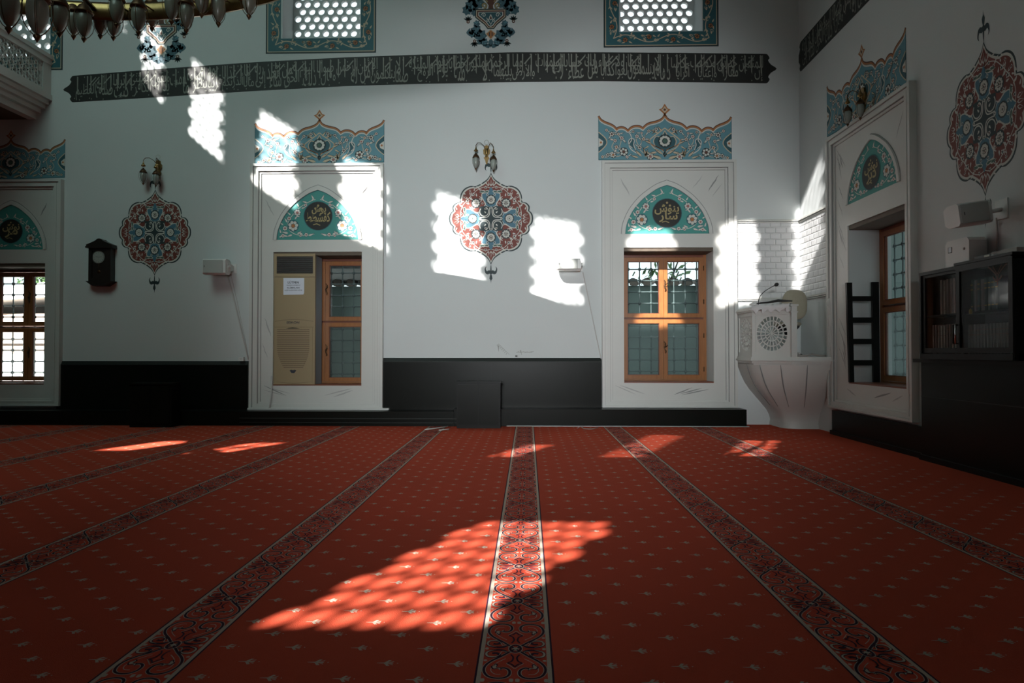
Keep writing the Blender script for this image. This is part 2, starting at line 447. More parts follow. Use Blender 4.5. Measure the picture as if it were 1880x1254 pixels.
# rear wall with the windows the sun comes through
REAR = Frame('back', YR)
def sun_hole(nx, ny, fx, fy):
    def g(px, py):
        d = ray(px, py); t = -EYE.z / d.z; p = EYE + d * t; dy = p.y - YR; return p.x - .475 * dy, .642 * dy
    a, b = g(nx, ny), g(fx, fy); return [a[0], b[0], a[1], b[1]]
MAINW = [-4.32, -3.42, 4.40, 5.42]
RH = [MAINW, sun_hole(160, 829, 360, 811), sun_hole(325, 835, 525, 814), sun_hole(890, 841, 1020, 818), sun_hole(1095, 842, 1262, 800), sun_hole(1332, 840, 1436, 810)]
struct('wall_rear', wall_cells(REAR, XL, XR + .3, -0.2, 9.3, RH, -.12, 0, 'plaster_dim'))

def pierced(mb, fn, w, h, nx, ny, r, th, m, seg=16):
    """plate with staggered round holes; fn(s, t, depth) places it"""
    cw, ch = w / nx, h / ny
    def cell(cx, cy, hole, cw_=None):
        cw2 = (cw_ or cw) / 2; ch2 = ch / 2
        if not hole:
            q = [(-cw2, -ch2), (cw2, -ch2), (cw2, ch2), (-cw2, ch2)]
            for dd, fl in ((0, 1), (th, -1)):
                mb.add([fn(cx + a, cy + b, dd) for a, b in q], [(0, 1, 2, 3)[::fl]], m)
            return
        V = []; 
        for k in range(seg):
            a = 2 * pi * k / seg; ca, sa = cos(a), sin(a); q = max(abs(ca), abs(sa))
            V.append((a, cw2 * ca / q, ch2 * sa / q, r * ca, r * sa))
        vs = [fn(cx + o[1], cy + o[2], 0) for o in V] + [fn(cx + o[3], cy + o[4], 0) for o in V] + [fn(cx + o[3], cy + o[4], th) for o in V] + [fn(cx + o[1], cy + o[2], th) for o in V]
        F = []
        for ring in range(3):
            for k in range(seg):
                k2 = (k + 1) % seg; F.append((ring * seg + k, ring * seg + k2, (ring + 1) * seg + k2, (ring + 1) * seg + k))
        mb.add(vs, F, m)
    for j in range(ny):
        y = -h / 2 + ch * (j + .5)
        if j % 2 == 0:
            for i in range(nx): cell(-w / 2 + cw * (i + .5), y, True)
        else:
            cell(-w / 2 + cw * .25, y, False, cw / 2); cell(w / 2 - cw * .25, y, False, cw / 2)
            for i in range(nx - 1): cell(-w / 2 + cw * (i + 1), y, True)
def flat_screen(fr, hole, n, nx, ny, r, m='plaster_dim', th=.05):
    mb = MB(); cu, cz = (hole[0] + hole[1]) / 2, (hole[2] + hole[3]) / 2
    pierced(mb, lambda s_, t_, d_: fr.at(cu + s_, cz + t_, n - d_), hole[1] - hole[0], hole[3] - hole[2], nx, ny, r, th, m)
    return mb
# rear windows, parts of the wall that holds them
struct('window_6', flat_screen(REAR, MAINW, -.06, 7, 8, .052, th=.03))
for k, (i, nx, ny) in enumerate(((3, 4, 5), (4, 9, 8), (5, 6, 5))):
    h = RH[i]; struct('window_%d' % (7 + k), flat_screen(REAR, h, -.06, nx, ny, .47 * min((h[1] - h[0]) / nx, (h[3] - h[2]) / ny), th=.02))
h = RH[2]; mb = MB(); u = h[0] + (h[1] - h[0]) * .5; z = h[2] + (h[3] - h[2]) * .55
mb.fbox(REAR, u - .03, u + .03, h[2], h[3], -.08, -.04, 'wood'); mb.fbox(REAR, h[0], h[1], z - .03, z + .03, -.08, -.04, 'wood'); struct('window_10', mb)

# ceiling with the round opening of the dome
mb = MB(); SEG = 72
xs0, xs1, ys0, ys1 = XL - .3, XR + .5, YR - .3, D + .5
for k in range(SEG):
    q = []
    for a in (2 * pi * k / SEG, 2 * pi * (k + 1) / SEG):
        ca, sa = cos(a), sin(a); tx = ((xs1 if ca > 0 else xs0) - XC) / ca if abs(ca) > 1e-9 else 1e9
        ty = ((ys1 if sa > 0 else ys0) - YC) / sa if abs(sa) > 1e-9 else 1e9; t = min(tx, ty)
        q.append(((XC + RD * ca, YC + RD * sa), (XC + t * ca, YC + t * sa)))
    (i0, o0), (i1, o1) = q
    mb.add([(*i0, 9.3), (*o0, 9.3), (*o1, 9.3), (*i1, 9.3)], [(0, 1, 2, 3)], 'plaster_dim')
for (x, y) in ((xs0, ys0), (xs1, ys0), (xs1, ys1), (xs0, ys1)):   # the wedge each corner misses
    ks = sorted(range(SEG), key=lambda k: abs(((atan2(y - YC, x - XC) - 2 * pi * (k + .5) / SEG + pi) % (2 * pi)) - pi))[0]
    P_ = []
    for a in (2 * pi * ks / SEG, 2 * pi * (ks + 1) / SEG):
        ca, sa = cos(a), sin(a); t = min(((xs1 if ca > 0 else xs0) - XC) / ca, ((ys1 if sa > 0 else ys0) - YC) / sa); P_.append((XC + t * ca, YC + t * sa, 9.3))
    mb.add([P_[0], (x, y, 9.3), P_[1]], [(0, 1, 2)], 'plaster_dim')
struct('ceiling', mb)

# drum with its ring of pierced windows, and the dome
DPHI = 2 * pi / 25; WW, WH = .66, 1.14
def cyl(phi, z, r=RD): return Vector((XC + r * sin(phi), YC - r * cos(phi), z))
mb = MB(); hw = WW / 2 / RD
for k in range(25):
    f = -1.535 + .249 * k if k < 12 else -1.535 + .249 * 11 + (2 * pi - .249 * 11) * (k - 11) / 14
    fn_ = -1.535 + .249 * (k + 1) if k < 11 else -1.535 + .249 * 11 + (2 * pi - .249 * 11) * (k - 10) / 14
    if k in (9, 10, 11, 12, 13):   # made solid only to block stray sun patches on the right wall
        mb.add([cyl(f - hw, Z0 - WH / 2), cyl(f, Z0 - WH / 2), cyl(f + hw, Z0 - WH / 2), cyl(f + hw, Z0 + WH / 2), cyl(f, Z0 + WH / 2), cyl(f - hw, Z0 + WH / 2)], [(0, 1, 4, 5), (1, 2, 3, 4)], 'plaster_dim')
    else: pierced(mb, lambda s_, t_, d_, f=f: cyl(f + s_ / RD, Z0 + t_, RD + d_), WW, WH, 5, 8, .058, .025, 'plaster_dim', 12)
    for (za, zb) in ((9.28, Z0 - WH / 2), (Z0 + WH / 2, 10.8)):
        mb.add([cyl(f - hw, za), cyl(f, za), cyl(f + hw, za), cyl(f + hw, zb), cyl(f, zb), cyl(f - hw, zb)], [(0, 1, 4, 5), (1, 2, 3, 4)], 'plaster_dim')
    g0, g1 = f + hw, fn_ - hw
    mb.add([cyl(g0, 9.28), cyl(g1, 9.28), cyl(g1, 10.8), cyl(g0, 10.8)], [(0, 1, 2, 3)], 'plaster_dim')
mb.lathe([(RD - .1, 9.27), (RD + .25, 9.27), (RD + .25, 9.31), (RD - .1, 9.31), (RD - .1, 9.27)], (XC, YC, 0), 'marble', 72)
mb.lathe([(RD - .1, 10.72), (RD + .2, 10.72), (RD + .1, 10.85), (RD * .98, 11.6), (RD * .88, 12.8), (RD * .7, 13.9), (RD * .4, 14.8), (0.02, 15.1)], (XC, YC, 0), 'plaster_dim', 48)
struct('ceiling_dome', mb)

mb = MB(); mb.box(XL - .3, XR + .5, YR - .3, D + .5, -.2, -.012, 'out_ground'); struct('floor', mb)

# ------------------------------------------------------------------ dark panelling, plinths
WZ = BW.px(900, 657)[1]
def ux(x, fr=BW, y=640, n=0.0): return fr.px(x, y, n)[0]
def wainscot(name, u0, u1, zt):
    mb = MB(); mb.fbox(BW, u0, u1, 0, zt - .055, 0, .035, 'black_panel')
    mb.prism([BW.at(u0, zt - .055, .035), BW.at(u0, zt, .012), BW.at(u0, zt, 0), BW.at(u0, zt - .055, 0)], (u1 - u0, 0, 0), 'black_top')
    mb.fbox(BW, u0, u1, zt - .06, zt - .05, .035, .042, 'black_top')
    n = max(1, round((u1 - u0) / 1.3))
    for i in range(1, n):
        u = u0 + (u1 - u0) * i / n; mb.fbox(BW, u - .004, u + .004, .2, zt - .06, .035, .038, 'black_wood')
    struct(name, mb)
wainscot('trim_1', ux(108), ux(457), BW.px(280, 663)[1])
wainscot('trim_2', ux(703), ux(1104), WZ)
mb = MB()
mb.fbox(BW, XL, ux(838), 0, .20, 0, .34, 'black_panel'); mb.fbox(BW, ux(838), ux(1370, y=760, n=.3), 0, .235, 0, .32, 'black_panel')
mb.fbox(BW, ux(440, n=.35), ux(838, n=.35), .095, .110, .34, .352, 'black_top'); mb.fbox(BW, ux(440, n=.35), ux(838, n=.35), .040, .050, .34, .352, 'black_top')
mb.fbox(BW, ux(460), ux(714, n=.1), .20, .225, 0, .10, 'marble')
struct('baseboard_back', mb)
mb = MB(); mb.fbox(BW, ux(930, n=.36), ux(1375, n=.36), .0, .012, .335, .36, 'vein_soft'); struct('trim_3', mb)

# right wall: plinth under the window, dark ledge under the bookcase
mb = MB(); YS0, YS1 = 8.32, 5.93
mb.fbox(RW, -YS0, -YS1, 0, .30, 0, .06, 'black_panel'); mb.fbox(RW, -YS0, -YS1, .0, .05, .06, .09, 'black_wood')
struct('baseboard_right', mb)
YS1 = 6.38
mb = MB(); mb.fbox(RW, -YS1 , 0.6, 0, .93, 0, .10, 'black_panel'); mb.fbox(RW, -YS1 - .03, 0.6, .93, .962, 0, .16, 'black_wood')
mb.fbox(RW, -YS1, 0.6, 0, .05, .10, .13, 'black_wood')
for y in (4.7, 3.6, 2.4): mb.fbox(RW, -y, -y + .008, .05, .93, .10, .103, 'black_top')
mb.fbox(RW, -YS1, .6, .60, .608, .10, .103, 'black_top')
struct('trim_4', mb)

# ------------------------------------------------------------------ window surrounds
ARCH = [(1, 0), (.985, .12), (.94, .26), (.82, .47), (.62, .68), (.42, .82), (.22, .93), (0, 1.0)]
def arch_pts(cu, cz, hw, hh):
    s_ = smooth(ARCH, 4); return [(cu + a * hw, cz + b * hh) for a, b in s_] + [(cu - a * hw, cz + b * hh) for a, b in reversed(s_[:-1])]
def surround(name, fr, u0, u1, z0, z1, hole, arch, seed):
    mb = MB(); rnd = random.Random(seed); a = [0, .04, .075, .115, .15]
    depth = [.075, .055, .062, .035]
    for i in range(4):
        o, n_ = a[i], a[i + 1]
        U0, U1, Z0_, Z1 = u0 + o, u1 - o, z0 + o * .7, z1 - o * .9
        V0, V1, Y0_, Y1 = u0 + n_, u1 - n_, z0 + n_ * .7, z1 - n_ * .9
        d = depth[i]
        mb.fbox(fr, U0, V0, Z0_, Z1, 0, d, 'marble'); mb.fbox(fr, V1, U1, Z0_, Z1, 0, d, 'marble')
        mb.fbox(fr, V0, V1, Z0_, Y0_, 0, d, 'marble'); mb.fbox(fr, V0, V1, Y1, Z1, 0, d, 'marble')
        mb.fbox(fr, V0 - .004, V0 + .004, Y0_, Y1, 0, d - .012, 'vein'); mb.fbox(fr, V1 - .004, V1 + .004, Y0_, Y1, 0, d - .012, 'vein')
        mb.fbox(fr, V0, V1, Y1 - .004, Y1 + .004, 0, d - .012, 'vein')
    iu0, iu1, iz0, iz1 = u0 + .15, u1 - .15, z0 + .105, z1 - .135
    t = wall_cells(fr, iu0, iu1, iz0, iz1, [hole], 0, .018, 'marble')
    off = len(mb.v)
    mb.v += t.v; mb.f += [[k + off for k in f] for f in t.f]; mb.m += [mb.mi('marble')] * len(t.f); mb.smooth += t.smooth
    # raised arch moulding
    cu, cz, hw_, hh = arch
    o_, i_ = arch_pts(cu, cz - .02, hw_ * 1.075, hh * 1.085), arch_pts(cu, cz - .02, hw_, hh * 1.0)
    n = len(o_)
    vs = [fr.at(p[0], p[1], .018) for p in o_] + [fr.at(p[0], p[1], .036) for p in o_] + [fr.at(p[0], p[1], .036) for p in i_] + [fr.at(p[0], p[1], .018) for p in i_]
    mb.add(vs, [(r * n + k, r * n + k + 1, (r + 1) * n + k + 1, (r + 1) * n + k) for r in range(3) for k in range(n - 1)], 'marble')
    # painted veins
    P = Paint(lambda a_, b_, n_: fr.at(a_, b_, .018 + n_)); P.mb = mb
    P.stroke(arch_pts(cu, cz - .02, hw_ * 1.095, hh * 1.105), .009, 'vein', 0)
    for k in range(340):
        x = rnd.uniform(iu0 + .05, iu1 - .05); z = rnd.uniform(iz0 + .05, iz1 - .05); L = rnd.uniform(.20, .48)
        sgn = -1 if x < cu else 1; an = radians(rnd.uniform(50, 72)) if hole[2] < z else radians(rnd.uniform(12, 25)); dx, dz = sgn * cos(an) * L, sin(an) * L
        pts = [(x + dx * i / 6 + rnd.uniform(-.006, .006), z + dz * i / 6) for i in range(7)]
        ok = all(iu0 + .02 < p[0] < iu1 - .02 and iz0 + .02 < p[1] < iz1 - .02 and not (hole[0] - .03 < p[0] < hole[1] + .03 and hole[2] - .03 < p[1] < hole[3] + .03)
                 and not inside(p, arch_pts(cu, cz - .04, hw_ * 1.2, hh * 1.2)) for p in pts)
        if ok: P.stroke(pts, rnd.choice((.012, .016, .020)), rnd.choice(('vein', 'vein_soft', 'vein_soft')), 0, taper=2)
    return obj(name, mb, kind='structure')
def arch_of(fr, cx, basey, halfpx, apexy):
    a, z0 = fr.px(cx, basey); b, z1 = fr.px(cx, apexy); c, _ = fr.px(cx + halfpx, basey); return (a, z0, c - a, z1 - z0)
AR_A = arch_of(BW, 584, 438, 75, 347); AR_B = arch_of(BW, 1224, 427, 77, 338); AR_L = arch_of(BW, 22, 456, 60, 374)
u0, u1, z0, z1 = rect(BW, 463, 303, 704, 751); surround('trim_5', BW, u0, u1, z0, z1, HOLE_A, AR_A, 3)
u0, u1, z0, z1 = rect(BW, 1104, 297, 1352, 748); surround('trim_6', BW, u0, u1, z0, z1, HOLE_B, AR_B, 5)
u0, u1, z0, z1 = rect(BW, -76, 332, 114, 745); surround('trim_7', BW, u0, u1, z0, z1, HOLE_L, AR_L, 7)
ra0 = RW.px(1560, 378); ra1 = RW.px(1652, 325); rap = RW.px(1600, 254)
AR_R = ((ra0[0] + ra1[0]) / 2, (ra0[1] + ra1[1]) / 2, (ra1[0] - ra0[0]) / 2, rap[1] - (ra0[1] + ra1[1]) / 2)
surround('trim_8', RW, -8.42, -6.58, .33, 3.74, HOLE_R, AR_R, 9)

# ------------------------------------------------------------------ timber windows
def timber_window(n, fr, hole, handles=True):
    u0, u1, z0, z1 = hole; d0 = -SCR; root = sempty('window_%d' % n, fr.at((u0 + u1) / 2, z0, d0))
    mb = MB(); t = .045
    mb.fbox(fr, u0, u1, z1 - .05, z1 - .001, d0, 0.0, 'lintel')
    mb.fbox(fr, u0, u0 + t, z0, z1 - .05, d0 - .07, d0 + .0, 'wood'); mb.fbox(fr, u1 - t, u1, z0, z1 - .05, d0 - .07, d0 + .0, 'wood')
    mb.fbox(fr, u0 + t, u1 - t, z1 - .085, z1 - .05, d0 - .07, d0, 'wood_dark'); mb.fbox(fr, u0 + t, u1 - t, z0, z0 + .035, d0 - .07, d0, 'wood')
    zm = (z0 + z1) / 2 - .03
    mb.fbox(fr, u0 + t, u1 - t, zm - .012, zm + .012, d0 - .07, d0 - .03, 'wood_dark')
    obj('window_frame', mb, root)
    mb = MB(); mb.fbox(fr, u0, u1, z0, z0 + .018, d0 + .0, .012, 'wood_dark'); obj('window_sill', mb, root)
    um = (u0 + u1) / 2 + .0; a, b = u0 + t + .003, u1 - t - .003
    for (p, q) in ((a, um - .002), (um + .002, b)):
        for (r, s_, gl) in ((zm + .014, z1 - .09, 'pane_clear'), (z0 + .04, zm - .014, 'pane_frosted')):
            mb = MB(); w = .058
            mb.fbox(fr, p, p + w, r, s_, d0 - .04, d0 + .012, 'wood'); mb.fbox(fr, q - w, q, r, s_, d0 - .04, d0 + .012, 'wood')
            mb.fbox(fr, p + w, q - w, r, r + w, d0 - .04, d0 + .012, 'wood'); mb.fbox(fr, p + w, q - w, s_ - w, s_, d0 - .04, d0 + .012, 'wood')
            e = .008
            for (x0, x1, y0, y1) in ((p + w, p + w + e, r + w, s_ - w), (q - w - e, q - w, r + w, s_ - w), (p + w, q - w, r + w, r + w + e), (p + w, q - w, s_ - w - e, s_ - w)):
                mb.fbox(fr, x0, x1, y0, y1, d0 - .03, d0 - .002, 'wood_dark')
            cs = obj('casement', mb, root, loc=fr.at(p, r, d0))
            mb = MB(); mb.add([fr.at(p + w, r + w, d0 - .02), fr.at(q - w, r + w, d0 - .02), fr.at(q - w, s_ - w, d0 - .02), fr.at(p + w, s_ - w, d0 - .02)], [(0, 1, 2, 3)], gl)
            obj('pane', mb, cs)
            if q > um + .1:
                mb = MB(); hz = (r + s_) / 2 + .03; hu = p + .02
                pts = [(hu + .012 * sin(i * 1.1), hz - .09 + i * .018) for i in range(11)]
                mb.tube([fr.at(x, y, d0 + .022 + .012 * sin(i * .6)) for i, (x, y) in enumerate(pts)], [.004, .008, .011, .008, .006, .012, .006, .008, .011, .008, .004], 'brass_dark', 6)
                mb.fbox(fr, hu - .008, hu + .008, hz - .05, hz + .05, d0 + .012, d0 + .018, 'brass_dark')
                mb.tube([fr.at(hu, hz, d0 + .02), fr.at(hu, hz, d0 + .05), fr.at(hu + .03, hz + .03, d0 + .055)], .006, 'brass_dark', 6)
                obj('handle', mb, cs)
    mb = MB()
    for i in range(4):
        z = z0 + .15 + i * .5
        mb.tube([fr.at(u1 - t + .005, z, d0 + .01), fr.at(u1 - t + .005, z + .07, d0 + .01)], .007, 'brass_dark', 6)
    obj('hinge_pins', mb, root)
    return root
timber_window(1, BW, HOLE_A); timber_window(2, BW, HOLE_B); timber_window(3, BW, HOLE_L); timber_window(4, RW, HOLE_R)
def grille(fr, hole, label, n=-.56):
    u0, u1, z0, z1 = hole; mb = MB(); s_ = .172; nu = int((u1 - u0) / s_) + 1; nz = int((z1 - z0) / s_) + 1
    us = [(u0 + u1) / 2 + .03 + (i - nu / 2) * s_ for i in range(nu + 1)]; zs = [z1 - .24 - i * s_ for i in range(-1, nz)]
    for u in us: mb.tube([fr.at(u, z0 - .05, n), fr.at(u, z1 + .05, n)], .0085, 'iron', 6)
    for z in zs: mb.tube([fr.at(us[0] - .05, z, n), fr.at(us[-1] + .05, z, n)], .0085, 'iron', 6)
    for u in us:
        for z in zs: mb.lathe([(0, -.026), (.018, -.018), (.025, 0), (.018, .018), (0, .026)], fr.at(u, z, n), 'iron', 8)
    g = obj('window_grille', mb, loc=fr.at((u0 + u1) / 2, z0, n)); tag(g, label, 'grille', 'iron window grilles')
grille(BW, HOLE_A, 'iron bar grille outside the window with the air conditioner')
grille(BW, HOLE_B, 'iron bar grille outside the sunlit orange wooden window')
grille(BW, HOLE_L, 'iron bar grille outside the bright window at the left edge')
grille(RW, HOLE_R, 'iron bar grille outside the side wall window with the slatted rack')
# upper windows with pierced screens
struct('window_11', flat_screen(BW, HOLE_A2, -.44, 8, 15, .051, 'plaster')); struct('window_12', flat_screen(BW, HOLE_B2, -.44, 8, 15, .051, 'plaster'))
struct('window_13', flat_screen(BW, HOLE_L2, -.44, 8, 13, .051, 'plaster')); struct('window_14', flat_screen(RW, HOLE_R2, -.44, 8, 13, .051, 'plaster'))

# ------------------------------------------------------------------ outside
mb = MB(); mb.box(-40, 30, D + .5, 60, -.5, -.3, 'out_ground'); struct('ground_outside', mb)
mb = MB(); YG = D + 3.2
mb.box(-6.3, 9, YG, YG + .3, -.5, 2.30, 'out_wall')
for i in range(60):
    x = -6.3 + i * .255
    mb.lathe([(.10, -.25), (.10, .55)], (x + .12, YG, 2.32), 'out_tile', 10, axis='y', a0=0, a1=pi)
    mb.box(x + .06, x + .2, YG - .27, YG - .25, 2.28, 2.40, 'out_tile')
o = obj('garden_wall', mb, loc=(1.5, YG, -.3)); tag(o, 'grey plastered garden wall with curved tile coping seen through the sunlit wooden window', 'wall')
mb = MB(); mb.box(4.6, 12, D + .5, YG, 3.8, 4.0, 'out_wall'); mb.box(XR + 2.2, XR + 2.5, -2, YG, -.3, 4, 'out_wall')
o = obj('side_passage_wall', mb, loc=(XR + 2.3, 5, -.3)); tag(o, 'pale passage wall behind the side wall window', 'wall')
t = thing('house', 'white house with a sloping roof seen through the bright window at the left edge', 'building', (-12.5, 17.5, -.3))
mb = MB(); mb.box(-20, -8.4, 17.2, 22, -.3, 1.9, 'out_stucco'); mb.box(-20, -11.0, 17.1, 17.2, 1.25, 2.05, 'out_stucco'); mb.box(-11.0, -9.9, 17.0, 17.2, .9, 2.7, 'out_white'); obj('house_wall', mb, t)
mb = MB(); mb.prism([(-20, 16.6, 1.95), (-8, 16.6, 2.75), (-8, 16.6, 3.3), (-20, 16.6, 2.05)], (0, 6, 0), 'out_white'); obj('roof', mb, t)
mb = MB(); mb.box(-16, -9, 15.2, 15.3, -.3, .98, 'out_white'); o = obj('white_parapet', mb, loc=(-12, 15.2, -.3)); tag(o, 'low sunlit white parapet outside the bright left edge window', 'wall')
t = thing('lean_to_roof', 'corrugated lean-to roof glimpsed through the window beside the air conditioner', 'roof', (-3, YG, 2.5))
mb = MB()
for i in range(30):
    x = -6.2 + i * .2; mb.lathe([(.10, 0), (.10, 2.6)], (x, YG - 2.0, 2.62), 'out_roof', 8, axis='y', a0=0, a1=pi)
obj('roof_sheet', mb, t)
mb = MB(); mb.box(-6.2, -.4, YG - .2, YG + .1, 2.4, 2.62, 'out_white'); obj('fascia', mb, t)
def tree(x, y, h, r, seed, label, n=2600):
    rnd = random.Random(seed); t = thing('tree', label, 'tree', (x, y, -.3), 'trees outside the windows')
    mb = MB(); mb.tube([(x, y, -.3), (x + .1, y, h * .4), (x - .05, y + .1, h * .8)], [.16, .12, .06], 'bark', 8)
    for k in range(7):
        a = rnd.uniform(0, 6.28); mb.tube([(x, y, h * .45 + k * .15), (x + r * .7 * cos(a), y + r * .7 * sin(a), h * .7 + k * .15)], [.05, .015], 'bark', 5)
    obj('trunk', mb, t); mb = MB()
    for k in range(n):
        a, b = rnd.uniform(0, 6.28), math.asin(rnd.uniform(-1, 1)); q = r * rnd.uniform(.35, 1) ; c = Vector((x + q * cos(a) * cos(b), y + q * sin(a) * cos(b), h * .8 + q * .75 * sin(b)))
        u = Vector((rnd.uniform(-1, 1), rnd.uniform(-1, 1), rnd.uniform(-1, 1))).normalized(); w = u.orthogonal().normalized(); s_ = rnd.uniform(.07, .13)
        mb.add([c - u * s_, c + w * s_ * .5, c + u * s_, c - w * s_ * .5], [(0, 1, 2, 3)], 'leaf')
    obj('foliage', mb, t)
tree(-17.6, 25.0, 5.4, 1.9, 1, 'green leafy tree above the house roof through the left edge window', 2200)
tree(-20.6, 28.5, 6.2, 2.1, 5, 'second green tree behind the house at the left edge window', 1800)
tree(3.2, 15.6, 3.6, .75, 2, 'small leafy tree above the garden wall through the sunlit wooden window', 80)

# ================================================================== PAINTED WALL ORNAMENT
def finish(P, name, loc, label, cat='wall painting', group=None):
    o = obj(name, P.mb, loc=loc); return tag(o, label, cat, group)
S2 = [(1, 1), (-1, 1)]; S4 = [(1, 1), (-1, 1), (1, -1), (-1, -1)]

# ---- arch fillings
def tympanum(fr, arch, disc, rows, label):
    cu, cz, hw, hh = arch
    P = Paint(lambda x, y, n: fr.at(cu + x * hw, cz - .02 + y * hw, .018 + n))
    H = hh / hw; A = [(a, b * H) for a, b in smooth(ARCH, 4)]; full = A + [(-a, b) for a, b in reversed(A[:-1])]
    P.poly(full, 'p_teal', 0); P.stroke(full, .02, 'p_border', 1)
    dx, dy, dr = disc
    P.sym = S2 if abs(dx) < .1 else [(1, 1)]
    # flower wreath climbing both sides
    stem = smooth([(.08, .14), (.34, .10), (.60, .16), (.74, .34), (.62, .60), (.42, .80), (.20, .93), (.06, .98)], 5)
    P.stroke(stem, .016, 'p_cream', 2)
    rnd = random.Random(4)
    for (x, y, r) in ((.60, .34, .13), (.50, .66, .085), (.80, .28, .06), (.30, .84, .045), (.70, .52, .055), (.28, .12, .05), (.42, .10, .035), (.85, .10, .05)):
        P.flower(x, y, r, 'p_cream', 'p_orange' if r > .1 else 'p_pink', 3, 7, 'p_border')
    for (x, y, a, l) in ((.72, .16, .2, .18), (.62, .12, -.3, .16), (.5, .14, 2.6, .14), (.36, .12, .5, .15), (.22, .10, 2.8, .16), (.74, .42, 1.0, .15), (.84, .36, .6, .12), (.56, .50, 2.2, .13), (.66, .60, .7, .13), (.40, .76, 2.8, .12), (.46, .80, 1.0, .12), (.26, .90, .3, .14), (.16, .94, 2.4, .12), (.10, .98, 1.1, .14), (.90, .16, 1.3, .13), (.94, .06, 2.6, .12), (.74, .08, .3, .14), (.60, .20, 1.7, .11), (.52, .58, 3.4, .10)):
        P.leaf(x, y, a, l, l * .42, 'p_cream', 3, 'p_border'); P.leaf(x, y, a, l * .9, l * .30, 'p_cream', 5)
    P.sym = [(1, 1)]
    P.disc(dx, dy, dr, 'p_black', 6, 30); P.stroke([(dx + dr * cos(2 * pi * i / 30), dy + dr * sin(2 * pi * i / 30)) for i in range(30)], .016, 'p_border', 7, closed=True)
    for (word, x0, x1, y0, y1) in rows:
        write(P, shape(word), dx + x0 * dr, dx + x1 * dr, dy + y0 * dr, dy + y1 * dr, 'p_gold', 8, 3, .022)
    P.stroke([(dx - .35 * dr, dy - .62 * dr), (dx - .1 * dr, dy - .55 * dr), (dx + .15 * dr, dy - .66 * dr)], .02, 'p_gold', 8)
    for a in (-.2, 0, .2): P.disc(dx + a * dr, dy + (.72 - abs(a)) * dr, .028, 'p_gold', 8, 6)
    finish(P, 'arch_painting', fr.at(cu, cz, .018), label)
def dsk(fr, arch, x, y, r):
    cu, cz, hw, hh = arch; u, z = fr.px(x, y); return ((u - cu) / hw, (z - cz + .02) / hw, r)
tympanum(BW, AR_A, dsk(BW, AR_A, 585, 397, .35), [('كفشطط', -.85, .85, -.42, .28), ('يوش', -.45, .55, .12, .72)], 'teal arch painting above the window with the air conditioner, gold script in a black disc')
tympanum(BW, AR_B, dsk(BW, AR_B, 1224, 392, .35), [('سار', -.55, .72, -.62, .15), ('ينوش', -.85, .82, -.10, .62)], 'teal arch painting above the sunlit wooden window, gold script in a black disc')
tympanum(BW, AR_L, dsk(BW, AR_L, 22, 425, .36), [('مر', -.5, .6, -.55, .15), ('نوش', -.7, .75, -.05, .62)], 'dark teal arch painting above the bright window at the left edge')
tympanum(RW, AR_R, (.0, .46, .36), [('دبر', -.5, .6, -.6, .1), ('نوش', -.7, .75, -.05, .62)], 'teal arch painting above the side wall window with the slatted rack')

